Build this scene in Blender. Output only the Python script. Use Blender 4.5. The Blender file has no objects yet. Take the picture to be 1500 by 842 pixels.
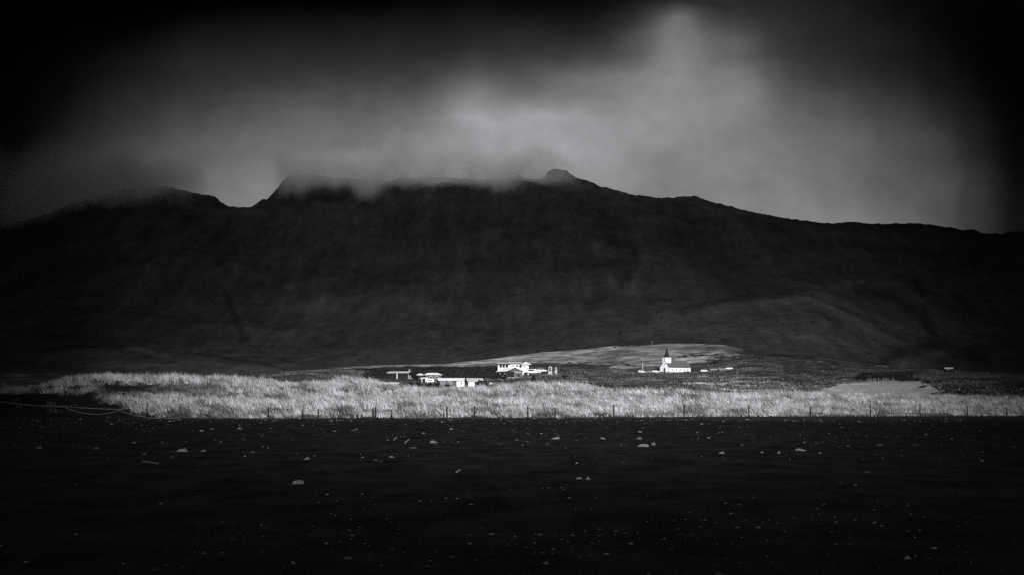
import bpy, bmesh, math, random
import numpy as np
from mathutils import Vector, Matrix

random.seed(7)
rng = np.random.default_rng(7)
R = math.radians
sc = bpy.context.scene
col = sc.collection

# ------------------------------------------------------------------ camera, sky, sun, exposure
F = 2083.0                      # focal length in photo pixels (1500 wide)
CAM_H = 1.6
PITCH = math.atan(167.0 / F)
cam_d = bpy.data.cameras.new("camera")
cam_d.sensor_width = 36.0
cam_d.lens = 36.0 * F / 1500.0
cam_d.clip_start = 0.1
cam_d.clip_end = 30000
cam = bpy.data.objects.new("camera", cam_d)
cam.location = (0, 0, CAM_H)
cam.rotation_euler = (math.pi / 2 + PITCH, 0, 0)
col.objects.link(cam)
sc.camera = cam

SUN_EL, SUN_AZ = R(35), R(-4)   # azimuth: to the right of straight behind the camera
SUN_VEC = Vector((math.sin(SUN_AZ) * math.cos(SUN_EL), -math.cos(SUN_AZ) * math.cos(SUN_EL), math.sin(SUN_EL)))
sun_d = bpy.data.lights.new("sun", 'SUN')
sun_d.energy = 5.0
sun_d.angle = R(0.5)
sun_d.color = (1.0, 0.995, 0.985)
sun = bpy.data.objects.new("sun", sun_d)
sun.rotation_euler = SUN_VEC.to_track_quat('Z', 'Y').to_euler()
col.objects.link(sun)

sc.view_settings.view_transform = 'Standard'
sc.view_settings.look = 'None'
sc.view_settings.gamma = 1.0
sc.view_settings.exposure = 0.5
sc.render.engine = 'CYCLES'
cy = sc.cycles
cy.max_bounces = 6
cy.diffuse_bounces = 2
cy.glossy_bounces = 1
cy.transmission_bounces = 2
cy.transparent_max_bounces = 12
cy.volume_bounces = 1
cy.use_denoising = False
cy.use_adaptive_sampling = False
cy.volume_step_rate = 2.0
cy.volume_max_steps = 128

def ray(px, py):
    cx = (px - 750.0) / F
    cyy = (421.0 - py) / F
    return cx, math.cos(PITCH) - math.sin(PITCH) * cyy, math.sin(PITCH) + math.cos(PITCH) * cyy

def P(px, py, D):
    x, y, z = ray(px, py)
    return Vector((x / y * D, D, CAM_H + z / y * D))

def zY(py, D):                  # numpy: height seen at row py at distance D (column independent)
    cyy = (421.0 - np.asarray(py, float)) / F
    y = math.cos(PITCH) - math.sin(PITCH) * cyy
    z = math.sin(PITCH) + math.cos(PITCH) * cyy
    return CAM_H + z / y * D

def to_px(x, y, z):             # numpy: world -> photo pixel
    zz = z - CAM_H
    d = y * math.cos(PITCH) + zz * math.sin(PITCH)
    u = -y * math.sin(PITCH) + zz * math.cos(PITCH)
    return 750 + F * x / d, 421 - F * u / d

# ---- world: Nishita daylight (taken to grey) seen through a storm-cloud cover
world = bpy.data.worlds.new("World")
sc.world = world
world.use_nodes = True
nt = world.node_tree
nt.nodes.clear()
def N(tree, typ, **kw):
    n = tree.nodes.new(typ)
    for k, v in kw.items():
        setattr(n, k, v)
    return n
def mth(tree, op, a, b=None, clamp=False):
    n = tree.nodes.new('ShaderNodeMath'); n.operation = op; n.use_clamp = clamp
    for i, v in enumerate((a, b)):
        if v is None: continue
        if isinstance(v, (int, float)): n.inputs[i].default_value = v
        else: tree.links.new(v, n.inputs[i])
    return n.outputs[0]
sky = N(nt, 'ShaderNodeTexSky', sky_type='NISHITA', sun_disc=False)
sky.sun_elevation = SUN_EL
sky.sun_rotation = math.pi - SUN_AZ
bw = N(nt, 'ShaderNodeRGBToBW'); nt.links.new(sky.outputs[0], bw.inputs[0])
tc = N(nt, 'ShaderNodeTexCoord')
sep = N(nt, 'ShaderNodeSeparateXYZ'); nt.links.new(tc.outputs['Generated'], sep.inputs[0])
ymax = mth(nt, 'MAXIMUM', sep.outputs[1], 0.05)
S0 = mth(nt, 'DIVIDE', sep.outputs[0], ymax)
T0 = mth(nt, 'DIVIDE', sep.outputs[2], ymax)
comb = N(nt, 'ShaderNodeCombineXYZ'); nt.links.new(S0, comb.inputs[0]); nt.links.new(T0, comb.inputs[1])
warp = N(nt, 'ShaderNodeTexNoise'); warp.inputs['Scale'].default_value = 9; warp.inputs['Detail'].default_value = 5
warp.inputs['Roughness'].default_value = 0.55
nt.links.new(comb.outputs[0], warp.inputs['Vector'])
wsep = N(nt, 'ShaderNodeSeparateColor'); nt.links.new(warp.outputs['Color'], wsep.inputs[0])
S1 = mth(nt, 'ADD', S0, mth(nt, 'MULTIPLY', mth(nt, 'SUBTRACT', wsep.outputs[0], 0.5), 0.05))
T1 = mth(nt, 'ADD', T0, mth(nt, 'MULTIPLY', mth(nt, 'SUBTRACT', wsep.outputs[1], 0.5), 0.03))
SKY_ROWS = [
    (0,   [3, 3, 4, 4, 5, 5, 6, 7, 8, 9, 10, 12, 13, 14, 14, 15, 17, 20, 26, 38, 50, 50, 48, 44, 38, 31, 25, 19, 15, 12, 13]),
    (25,  [4, 4, 5, 7, 10, 14, 17, 20, 22, 24, 26, 27, 27, 26, 26, 27, 29, 33, 44, 70, 116, 84, 68, 54, 44, 36, 28, 20, 14, 11, 10]),
    (50,  [5, 6, 9, 13, 19, 25, 28, 31, 33, 35, 36, 37, 36, 36, 38, 40, 44, 51, 64, 92, 122, 100, 92, 60, 47, 40, 32, 22, 15, 11, 9]),
    (80,  [6, 9, 14, 21, 29, 36, 40, 44, 47, 48, 48, 47, 46, 47, 50, 55, 60, 72, 84, 102, 132, 114, 94, 66, 51, 44, 36, 27, 18, 11, 8]),
    (110, [7, 12, 18, 27, 36, 44, 49, 55, 59, 62, 62, 61, 61, 68, 82, 84, 90, 104, 114, 126, 144, 126, 112, 82, 62, 53, 44, 33, 23, 14, 8]),
    (140, [8, 14, 23, 33, 44, 52, 59, 67, 73, 76, 78, 80, 84, 101, 124, 112, 111, 118, 126, 132, 138, 130, 120, 98, 80, 67, 55, 42, 28, 17, 9]),
    (170, [9, 16, 27, 39, 50, 60, 70, 80, 87, 92, 95, 99, 112, 134, 152, 147, 158, 151, 144, 138, 134, 128, 120, 106, 94, 82, 69, 54, 36, 21, 10]),
    (200, [10, 19, 32, 45, 56, 68, 80, 91, 99, 105, 108, 112, 124, 139, 150, 151, 155, 150, 142, 136, 130, 126, 122, 114, 104, 94, 80, 65, 46, 28, 13]),
    (240, [11, 23, 39, 53, 65, 81, 93, 101, 107, 111, 113, 117, 126, 134, 140, 142, 144, 142, 138, 134, 130, 128, 126, 120, 114, 106, 92, 76, 57, 36, 16]),
    (280, [11, 26, 43, 59, 73, 89, 101, 108, 111, 113, 114, 117, 122, 128, 132, 134, 136, 136, 134, 132, 131, 130, 130, 128, 126, 118, 104, 88, 68, 44, 20]),
    (330, [10, 24, 41, 57, 73, 89, 101, 107, 111, 113, 114, 117, 120, 124, 126, 128, 130, 130, 130, 130, 130, 130, 130, 130, 128, 122, 108, 92, 73, 48, 24]),
]
def srgb_lin(v):
    v = v / 255.0
    return v / 12.92 if v <= 0.04045 else ((v + 0.055) / 1.055) ** 2.4
s_lo, s_hi = -750 / F * 1.0, 750 / F * 1.0
mr = N(nt, 'ShaderNodeMapRange'); mr.inputs[1].default_value = s_lo; mr.inputs[2].default_value = s_hi
nt.links.new(S1, mr.inputs[0])
prev = None; prev_t = None
for (yy, vals) in SKY_ROWS:
    low = min(max((yy - 170) / 110.0, 0), 1)
    vals = [v * (1 - low * 0.13 * min(max((k - 14) / 6.0, 0), 1)) for k, v in enumerate(vals)]
    rp = N(nt, 'ShaderNodeValToRGB'); rp.color_ramp.interpolation = 'CARDINAL'
    el = rp.color_ramp.elements
    while len(el) < len(vals): el.new(0.5)
    for i, v in enumerate(vals):
        el[i].position = i / (len(vals) - 1)
        g = v / 255.0
        el[i].color = (g, g, g, 1)
    nt.links.new(mr.outputs[0], rp.inputs[0])
    r_ = ray(750, yy); t_here = r_[2] / r_[1]
    if prev is None:
        prev = rp.outputs[0]
    else:
        m = N(nt, 'ShaderNodeMapRange')
        m.inputs[1].default_value = prev_t; m.inputs[2].default_value = t_here
        nt.links.new(T1, m.inputs[0])
        mx = N(nt, 'ShaderNodeMix', data_type='RGBA')
        nt.links.new(m.outputs[0], mx.inputs[0]); nt.links.new(prev, mx.inputs[6]); nt.links.new(rp.outputs[0], mx.inputs[7])
        prev = mx.outputs[2]
    prev_t = t_here
mask_v = N(nt, 'ShaderNodeRGBToBW'); nt.links.new(prev, mask_v.inputs[0])
# wisps
rot = N(nt, 'ShaderNodeMapping'); rot.inputs['Rotation'].default_value = (0, 0, R(-52)); rot.inputs['Scale'].default_value = (13, 24, 1)
nt.links.new(comb.outputs[0], rot.inputs['Vector'])
ns = N(nt, 'ShaderNodeTexNoise'); ns.inputs['Scale'].default_value = 1.0; ns.inputs['Detail'].default_value = 7; ns.inputs['Roughness'].default_value = 0.62
ns.inputs['Distortion'].default_value = 0.4
nt.links.new(rot.outputs[0], ns.inputs['Vector'])
ns2 = N(nt, 'ShaderNodeTexNoise'); ns2.inputs['Scale'].default_value = 24; ns2.inputs['Detail'].default_value = 8; ns2.inputs['Roughness'].default_value = 0.6
nt.links.new(comb.outputs[0], ns2.inputs['Vector'])
wf = mth(nt, 'ADD', mth(nt, 'MULTIPLY', mth(nt, 'SUBTRACT', ns.outputs[0], 0.5), 0.22), 1.0)
wf2 = mth(nt, 'ADD', mth(nt, 'MULTIPLY', mth(nt, 'SUBTRACT', ns2.outputs[0], 0.5), 0.32), 1.0)
val = mth(nt, 'MULTIPLY', mth(nt, 'MULTIPLY', mask_v.outputs[0], wf), wf2)
lin = mth(nt, 'POWER', val, 2.2)
# behind and overhead: heavy dark cloud everywhere else
front = N(nt, 'ShaderNodeMapRange', interpolation_type='SMOOTHSTEP')
front.inputs[1].default_value = 0.1; front.inputs[2].default_value = 0.4
nt.links.new(sep.outputs[1], front.inputs[0])
mixf = N(nt, 'ShaderNodeMix', data_type='FLOAT')
nt.links.new(front.outputs[0], mixf.inputs[0])
mixf.inputs[2].default_value = 0.012
nt.links.new(lin, mixf.inputs[3])
SKY_GAIN = 1.62
rad = mth(nt, 'MULTIPLY', mth(nt, 'MULTIPLY', mixf.outputs[0], bw.outputs[0]), SKY_GAIN)
tint = N(nt, 'ShaderNodeMix', data_type='RGBA', blend_type='MULTIPLY'); tint.inputs[0].default_value = 1.0
nt.links.new(rad, tint.inputs[6]); tint.inputs[7].default_value = (0.985, 0.985, 1.03, 1)
bg = N(nt, 'ShaderNodeBackground'); bg.inputs['Strength'].default_value = 0.1
nt.links.new(tint.outputs[2], bg.inputs['Color'])
wo = N(nt, 'ShaderNodeOutputWorld'); nt.links.new(bg.outputs[0], wo.inputs['Surface'])
world.cycles.sampling_method = 'MANUAL'
world.cycles.sample_map_resolution = 512

# ------------------------------------------------------------------ helpers
def grey(v):
    return (v * 0.985, v * 0.985, v * 1.03, 1)

def mat(name, v, rough=0.8, var=0.25, scale=3.0, bump=0.0, spec=0.25, metallic=0.0, stretch=(1, 1, 1), dirt=0.0):
    m = bpy.data.materials.new(name); m.use_nodes = True
    t = m.node_tree; b = t.nodes['Principled BSDF']
    b.inputs['Roughness'].default_value = rough
    b.inputs['Specular IOR Level'].default_value = spec
    b.inputs['Metallic'].default_value = metallic
    co = N(t, 'ShaderNodeTexCoord')
    mp = N(t, 'ShaderNodeMapping'); mp.inputs['Scale'].default_value = stretch
    t.links.new(co.outputs['Object'], mp.inputs[0])
    no = N(t, 'ShaderNodeTexNoise'); no.inputs['Scale'].default_value = scale; no.inputs['Detail'].default_value = 6
    no.inputs['Roughness'].default_value = 0.65
    t.links.new(mp.outputs[0], no.inputs['Vector'])
    rp = N(t, 'ShaderNodeValToRGB')
    rp.color_ramp.elements[0].position = 0.3; rp.color_ramp.elements[1].position = 0.7
    rp.color_ramp.elements[0].color = grey(v * (1 - var)); rp.color_ramp.elements[1].color = grey(v * (1 + var))
    t.links.new(no.outputs[0], rp.inputs[0])
    t.links.new(rp.outputs[0], b.inputs['Base Color'])
    if bump:
        bp = N(t, 'ShaderNodeBump'); bp.inputs['Strength'].default_value = bump; bp.inputs['Distance'].default_value = 0.1
        t.links.new(no.outputs[0], bp.inputs['Height']); t.links.new(bp.outputs[0], b.inputs['Normal'])
    return m

def attr_mat(name, attr='tone', rough=0.9, scale=0.3, var=0.35, bump=0.5, bdist=0.5, translucent=0.0, noise2=0.0, n2scale=2.0, spec=0.1):
    """base colour = stored ground-cover tone x procedural noise"""
    m = bpy.data.materials.new(name); m.use_nodes = True
    t = m.node_tree; b = t.nodes['Principled BSDF']
    b.inputs['Roughness'].default_value = rough; b.inputs['Specular IOR Level'].default_value = spec
    at = N(t, 'ShaderNodeAttribute', attribute_name=attr)
    co = N(t, 'ShaderNodeNewGeometry')
    no = N(t, 'ShaderNodeTexNoise'); no.inputs['Scale'].default_value = scale; no.inputs['Detail'].default_value = 8
    no.inputs['Roughness'].default_value = 0.7
    t.links.new(co.outputs['Position'], no.inputs['Vector'])
    fac = mth(t, 'ADD', mth(t, 'MULTIPLY', mth(t, 'SUBTRACT', no.outputs[0], 0.5), var * 4), 1.0)
    if noise2:
        n2 = N(t, 'ShaderNodeTexNoise'); n2.inputs['Scale'].default_value = n2scale; n2.inputs['Detail'].default_value = 4
        t.links.new(co.outputs['Position'], n2.inputs['Vector'])
        fac = mth(t, 'MULTIPLY', fac, mth(t, 'ADD', mth(t, 'MULTIPLY', mth(t, 'SUBTRACT', n2.outputs[0], 0.5), noise2 * 4), 1.0))
    v = mth(t, 'MAXIMUM', mth(t, 'MULTIPLY', at.outputs['Fac'], fac), 0.002)
    cb = N(t, 'ShaderNodeCombineXYZ')
    t.links.new(mth(t, 'MULTIPLY', v, 0.985), cb.inputs[0]); t.links.new(mth(t, 'MULTIPLY', v, 0.985), cb.inputs[1]); t.links.new(mth(t, 'MULTIPLY', v, 1.03), cb.inputs[2])
    t.links.new(cb.outputs[0], b.inputs['Base Color'])
    if bump:
        bp = N(t, 'ShaderNodeBump'); bp.inputs['Strength'].default_value = bump; bp.inputs['Distance'].default_value = bdist
        t.links.new(no.outputs[0], bp.inputs['Height']); t.links.new(bp.outputs[0], b.inputs['Normal'])
    if translucent:
        tr = N(t, 'ShaderNodeBsdfTranslucent'); t.links.new(cb.outputs[0], tr.inputs['Color'])
        mx = N(t, 'ShaderNodeMixShader'); mx.inputs[0].default_value = translucent
        t.links.new(b.outputs[0], mx.inputs[1]); t.links.new(tr.outputs[0], mx.inputs[2])
        t.links.new(mx.outputs[0], t.nodes['Material Output'].inputs['Surface'])
    return m

def tag(o, label=None, cat=None, group=None, kind=None):
    if label: o['label'] = label
    if cat: o['category'] = cat
    if group: o['group'] = group
    if kind: o['kind'] = kind
    return o

def empty(name, loc, rz=0.0):
    o = bpy.data.objects.new(name, None); col.objects.link(o)
    o.location = loc; o.rotation_euler = (0, 0, rz); o.empty_display_size = 0.5
    return o

def link_mesh(name, me, m=None, parent=None, smooth=False):
    o = bpy.data.objects.new(name, me); col.objects.link(o)
    if m is not None: me.materials.append(m)
    if parent is not None: o.parent = parent
    if smooth: me.polygons.foreach_set('use_smooth', np.ones(len(me.polygons), bool))
    return o

class MB:
    """collects shapes in one bmesh, then links them as one mesh object"""
    def __init__(self): self.bm = bmesh.new()
    def box(self, x0, x1, y0, y1, z0, z1):
        v = [self.bm.verts.new(c) for c in ((x0, y0, z0), (x1, y0, z0), (x1, y1, z0), (x0, y1, z0), (x0, y0, z1), (x1, y0, z1), (x1, y1, z1), (x0, y1, z1))]
        for f in ((0, 3, 2, 1), (4, 5, 6, 7), (0, 1, 5, 4), (1, 2, 6, 5), (2, 3, 7, 6), (3, 0, 4, 7)):
            self.bm.faces.new([v[i] for i in f])
        return self
    def poly(self, pts, axis, a, b):
        """prism: pts are 2D outline; axis 'x','y','z' is the extrusion axis from a to b"""
        def mk(p, q):
            return {'x': (q, p[0], p[1]), 'y': (p[0], q, p[1]), 'z': (p[0], p[1], q)}[axis]
        A = [self.bm.verts.new(mk(p, a)) for p in pts]; B = [self.bm.verts.new(mk(p, b)) for p in pts]
        n = len(pts)
        self.bm.faces.new(A); self.bm.faces.new(B[::-1])
        for i in range(n):
            self.bm.faces.new([A[i], B[i], B[(i + 1) % n], A[(i + 1) % n]])
        return self
    def faces(self, verts, faces):
        v = [self.bm.verts.new(c) for c in verts]
        for f in faces: self.bm.faces.new([v[i] for i in f])
        return self
    def tube(self, pts, r, n=6, r2=None):
        rings = []
        for i, p in enumerate(pts):
            p = Vector(p)
            d = (Vector(pts[min(i + 1, len(pts) - 1)]) - Vector(pts[max(i - 1, 0)])).normalized()
            a = d.orthogonal().normalized(); b = d.cross(a)
            rr = r if r2 is None else r + (r2 - r) * i / (len(pts) - 1)
            rings.append([self.bm.verts.new(p + rr * (math.cos(2 * math.pi * k / n) * a + math.sin(2 * math.pi * k / n) * b)) for k in range(n)])
        for A, B in zip(rings, rings[1:]):
            for k in range(n): self.bm.faces.new([A[k], A[(k + 1) % n], B[(k + 1) % n], B[k]])
        self.bm.faces.new(rings[0][::-1]); self.bm.faces.new(rings[-1])
        return self
    def build(self, name, m, parent=None, bevel=0.0, smooth=False):
        bmesh.ops.recalc_face_normals(self.bm, faces=self.bm.faces)
        if bevel:
            bmesh.ops.bevel(self.bm, geom=list(self.bm.edges), offset=bevel, segments=2, affect='EDGES', clamp_overlap=True)
        me = bpy.data.meshes.new(name); self.bm.to_mesh(me); self.bm.free()
        return link_mesh(name, me, m, parent, smooth)

def np_mesh(name, verts, quads=None, tris=None, m=None, attrs=None, smooth=False, parent=None):
    me = bpy.data.meshes.new(name)
    verts = np.asarray(verts, np.float32)
    me.vertices.add(len(verts)); me.vertices.foreach_set('co', verts.ravel())
    nq = 0 if quads is None else len(quads); ntz = 0 if tris is None else len(tris)
    loops = np.concatenate([x.ravel() for x in (quads, tris) if x is not None and len(x)]).astype(np.int32)
    me.loops.add(len(loops)); me.loops.foreach_set('vertex_index', loops)
    me.polygons.add(nq + ntz)
    starts = np.concatenate([np.arange(nq) * 4, nq * 4 + np.arange(ntz) * 3]).astype(np.int32)
    me.polygons.foreach_set('loop_start', starts)
    if attrs:
        for k, v in attrs.items():
            a = me.attributes.new(k, 'FLOAT', 'POINT'); a.data.foreach_set('value', np.asarray(v, np.float32))
    me.update(calc_edges=True)
    return link_mesh(name, me, m, parent, smooth)

# numpy gradient noise
_perm = rng.permutation(256)
_grad = np.stack([np.cos(np.linspace(0, 2 * np.pi, 64, False)), np.sin(np.linspace(0, 2 * np.pi, 64, False))], 1)
def perlin(x, y, seed=0):
    x = np.asarray(x, float) + seed * 17.31; y = np.asarray(y, float) + seed * 9.77
    xi = np.floor(x).astype(int); yi = np.floor(y).astype(int); xf = x - xi; yf = y - yi
    def g(ix, iy, dx, dy):
        h = _perm[(_perm[ix & 255] + iy) & 255] & 63
        return _grad[h, 0] * dx + _grad[h, 1] * dy
    u = xf * xf * xf * (xf * (xf * 6 - 15) + 10); v = yf * yf * yf * (yf * (yf * 6 - 15) + 10)
    a = g(xi, yi, xf, yf); b = g(xi + 1, yi, xf - 1, yf); c = g(xi, yi + 1, xf, yf - 1); d = g(xi + 1, yi + 1, xf - 1, yf - 1)
    return (a + u * (b - a)) * (1 - v) + (c + u * (d - c)) * v
def fbm(x, y, octv=5, seed=0, rough=0.5):
    s = 0; a = 1; f = 1; tot = 0
    for o in range(octv):
        s = s + a * perlin(x * f, y * f, seed + o); tot += a; a *= rough; f *= 2.03
    return s / tot * 1.5
def ridged(x, y, octv=5, seed=0, rough=0.5):
    s = 0; a = 1; f = 1; tot = 0
    for o in range(octv):
        s = s + a * (1 - 2 * np.abs(perlin(x * f, y * f, seed + o))); tot += a; a *= rough; f *= 2.1
    return s / tot
def interp(px, pts):
    p = np.array(pts, float)
    return np.interp(px, p[:, 0], p[:, 1])
def smooth1(a, n, axis):
    k = np.hanning(n + 2)[1:-1]; k /= k.sum()
    pad = [(0, 0)] * a.ndim; pad[axis] = (n // 2, n // 2)
    return np.apply_along_axis(lambda v: np.convolve(v, k, 'valid'), axis, np.pad(a, pad, mode='edge'))
def grid_quads(nr, nc):
    i = np.arange(nr - 1)[:, None] * nc + np.arange(nc - 1)[None, :]
    i = i.ravel()
    return np.stack([i, i + 1, i + nc + 1, i + nc], 1)
def sstep(a, b, x):
    t = np.clip((x - a) / (b - a), 0, 1)
    return t * t * (3 - 2 * t)

# ------------------------------------------------------------------ beach: one sheet to the horizon
def sand_z(x, y):
    near = np.exp(-np.maximum(np.abs(np.asarray(y, float) - 60) - 90, 0) / 30)
    z = 0.07 * fbm(np.asarray(x) / 4.5, np.asarray(y) / 4.5, 3, 3) + 0.03 * fbm(np.asarray(x) / 1.6, np.asarray(y) / 1.3, 3, 11)
    return z * near
def sym(a): return np.concatenate([-a[::-1], a[1:]])
gx = sym(np.concatenate([np.arange(0, 30, 0.22), np.arange(30, 75, 0.6), 75 * 1.09 ** np.arange(0, 62)]))
gy = np.concatenate([[-9000, -4000, -1500, -500, -150, -50, -15, 0], np.arange(6, 40, 0.14), np.arange(40, 100, 0.3), np.arange(100, 180, 0.8), 180 * 1.12 ** np.arange(0, 42)])
GX, GY = np.meshgrid(gx, gy)
verts = np.stack([GX, GY, sand_z(GX, GY)], -1).reshape(-1, 3)

sand_m = bpy.data.materials.new("black_sand"); sand_m.use_nodes = True
t = sand_m.node_tree; b = t.nodes['Principled BSDF']
b.inputs['Roughness'].default_value = 0.85; b.inputs['Specular IOR Level'].default_value = 0.12
g = N(t, 'ShaderNodeNewGeometry')
mp = N(t, 'ShaderNodeMapping'); mp.inputs['Scale'].default_value = (0.9, 0.42, 1)
t.links.new(g.outputs['Position'], mp.inputs[0])
n1 = N(t, 'ShaderNodeTexNoise'); n1.inputs['Scale'].default_value = 0.9; n1.inputs['Detail'].default_value = 9; n1.inputs['Roughness'].default_value = 0.65
t.links.new(mp.outputs[0], n1.inputs['Vector'])
n2 = N(t, 'ShaderNodeTexNoise'); n2.inputs['Scale'].default_value = 14; n2.inputs['Detail'].default_value = 6; n2.inputs['Roughness'].default_value = 0.8
t.links.new(g.outputs['Position'], n2.inputs['Vector'])
rp = N(t, 'ShaderNodeValToRGB'); e = rp.color_ramp.elements
e[0].position = 0.40; e[0].color = grey(0.005); e[1].position = 0.62; e[1].color = grey(0.0215)
t.links.new(n1.outputs[0], rp.inputs[0])
rp2 = N(t, 'ShaderNodeValToRGB'); e = rp2.color_ramp.elements
e[0].position = 0.66; e[0].color = (0, 0, 0, 1); e[1].position = 0.8; e[1].color = (1, 1, 1, 1)
t.links.new(n2.outputs[0], rp2.inputs[0])
mx = N(t, 'ShaderNodeMix', data_type='RGBA'); t.links.new(rp2.outputs[0], mx.inputs[0]); t.links.new(rp.outputs[0], mx.inputs[6]); mx.inputs[7].default_value = grey(0.05)
t.links.new(mx.outputs[2], b.inputs['Base Color'])
bp = N(t, 'ShaderNodeBump'); bp.inputs['Strength'].default_value = 0.7; bp.inputs['Distance'].default_value = 0.05
t.links.new(mth(t, 'ADD', n1.outputs[0], mth(t, 'MULTIPLY', n2.outputs[0], 0.3)), bp.inputs['Height']); t.links.new(bp.outputs[0], b.inputs['Normal'])
o = np_mesh("beach", verts, grid_quads(len(gy), len(gx)), m=sand_m, smooth=True); tag(o, kind='structure')

# ------------------------------------------------------------------ grassy dune bank
def bank_base(px):
    return interp(px, [(-800, 128), (0, 138), (150, 138), (400, 137), (700, 141), (900, 147), (1100, 155), (1500, 162), (2300, 165)])
CREST = [(-800, 566), (-100, 572), (0, 573), (60, 569), (100, 560), (150, 555), (240, 555), (330, 558), (400, 561), (440, 566), (480, 562), (500, 559),
         (550, 566), (600, 570), (640, 573), (700, 573), (760, 569), (800, 566), (850, 568), (900, 576), (940, 579), (1000, 580), (1100, 580),
         (1180, 582), (1250, 584), (1300, 584), (1400, 586), (1500, 589), (2300, 592)]
MID = [(-800, 596), (0, 598), (120, 598), (150, 584), (175, 578), (230, 585), (300, 590), (400, 591), (500, 588), (700, 590), (900, 592), (1100, 593), (1500, 596), (2300, 598)]
CREST_D, DUNE_END = 232.0, 300.0
def dune_z(px, D):
    px = np.asarray(px, float); D = np.asarray(D, float)
    b0 = bank_base(px)
    ym = interp(px, MID); yc = interp(px, CREST)
    z1 = zY(ym + 8, b0 + 16) * 1.0
    zm = zY(ym, b0 + 32)
    zc = zY(yc, CREST_D)
    dip = interp(px, [(-800, .2), (100, 0.5), (150, 1.0), (260, 0.9), (420, 0.25), (2300, 0.1)])
    d0, d1, d2, d3, d4, d5 = b0, b0 + 16, b0 + 32, b0 + 50, CREST_D, DUNE_END
    z3 = zm * 0.95 - dip * 0.7
    z = np.where(D < d1, np.clip((D - d0) / 16, -0.5, 1) * z1,
        np.where(D < d2, z1 + (zm - z1) * (D - d1) / 16,
        np.where(D < d3, zm + (z3 - zm) * sstep(0, 1, (D - d2) / 18),
        np.where(D < d4, z3 + (zc - z3) * sstep(0, 1, (D - d3) / (d4 - d3)),
                 zc + (1.5 - zc) * sstep(0, 1, (D - d4) / (d5 - d4))))))
    x = (px - 750) / F * D
    amp = sstep(0, 8, D - b0)
    return z - 0.06 + amp * (1.25 * fbm(x / 12, D / 11, 3, 5) + 0.3 * fbm(x / 3.5, D / 3.5, 2, 8))
pxs = np.linspace(-800, 2300, 900)
ds = np.linspace(0, 1, 130)
PX = np.repeat(pxs[None, :], len(ds), 0)
B0 = bank_base(pxs) - 3
DD = B0[None, :] + (DUNE_END - B0)[None, :] * ds[:, None] ** 1.2
verts = np.stack([(PX - 750) / F * DD, DD, dune_z(PX, DD)], -1).reshape(-1, 3)
dune_m = attr_mat("dune_soil", scale=0.8, var=0.4, bump=0.6, bdist=0.3)
tone = np.full(PX.size, 0.03) + 0.03 * sstep(-.2, .4, fbm(verts[:, 0] / 12, verts[:, 1] / 12, 3, 21))
tone = tone * (0.3 + 0.7 * sstep(170, 300, PX.ravel()))
o = np_mesh("dune", verts, grid_quads(len(ds), len(pxs)), m=dune_m, attrs={'tone': tone}, smooth=True); tag(o, kind='structure')

# ------------------------------------------------------------------ village land (heath, fields, lit hill)
LAND_ROWS = [
    (255, [(-800, 590), (2300, 592)]),
    (350, [(-800, 572), (0, 572), (500, 574), (900, 575), (1185, 577), (1370, 576), (1500, 578), (2300, 580)]),
    (450, [(-800, 562), (0, 562), (400, 562), (560, 565), (640, 566), (700, 566), (780, 562), (850, 566), (950, 565), (1100, 568), (1200, 566), (1300, 564), (1400, 566), (1500, 568), (2300, 570)]),
    (600, [(-800, 557), (0, 557), (400, 554), (540, 556), (600, 555), (700, 555), (735, 550), (790, 547), (830, 551), (900, 556), (1000, 557), (1100, 559), (1250, 557), (1340, 556), (1500, 559), (2300, 560)]),
    (700, [(-800, 553), (0, 553), (400, 550), (540, 550), (600, 550), (730, 548), (790, 544), (850, 545), (900, 549), (1000, 550), (1100, 549), (1250, 551), (1350, 550), (1500, 555), (2300, 556)]),
    (850, [(-800, 551), (0, 551), (400, 547), (540, 542), (600, 541), (730, 540), (800, 538), (870, 543), (930, 545), (1020, 545), (1050, 541), (1100, 533), (1150, 538), (1250, 545), (1350, 545), (1500, 552), (2300, 554)]),
    (960, [(-800, 549), (0, 549), (400, 545), (540, 537), (650, 537), (730, 533), (800, 529), (870, 529), (930, 531), (1000, 532), (1050, 525), (1090, 521), (1150, 525), (1230, 535), (1300, 540), (1400, 543), (1500, 549), (2300, 552)]),
    (1080, [(-800, 548), (0, 548), (400, 546), (540, 536), (650, 534), (720, 529), (800, 520), (900, 513), (1000, 511), (1060, 512), (1090, 515), (1150, 521), (1230, 532), (1300, 539), (1400, 543), (1500, 549), (2300, 552)]),
    (1200, [(-800, 547), (0, 548), (380, 549), (470, 541), (560, 535), (650, 533), (700, 527), (800, 515), (900, 507), (975, 502), (1060, 504), (1080, 509), (1130, 516), (1200, 523), (1300, 536), (1400, 543), (1500, 548), (2300, 551)]),
]
LAND_END = 1500.0
lpx = np.concatenate([np.arange(-800, 300, 12), np.arange(300, 1420, 1.6), np.arange(1420, 2301, 12)])
lD = np.concatenate([np.linspace(250, 700, 130), np.linspace(703, 1200, 170), np.linspace(1210, LAND_END, 20)])
rows = np.array([zY(interp(lpx, r[1]), r[0]) for r in LAND_ROWS])
rD = np.array([r[0] for r in LAND_ROWS] + [LAND_END])
rows = np.vstack([rows, rows[-1] - 45])
LZ = np.array([np.interp(lD, rD, rows[:, i]) for i in range(len(lpx))]).T
LZ = smooth1(LZ, 9, 0); LZ = smooth1(LZ, 13, 1)
LPX, LDD = np.meshgrid(lpx, lD)
LX = (LPX - 750) / F * LDD
LZ = LZ + 0.5 * fbm(LX / 26, LDD / 26, 4, 31) + 0.9 * sstep(600, 1000, LDD) * ridged(LX / 70, LDD / 50, 3, 35) * 0.8 - 0.3
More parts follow.
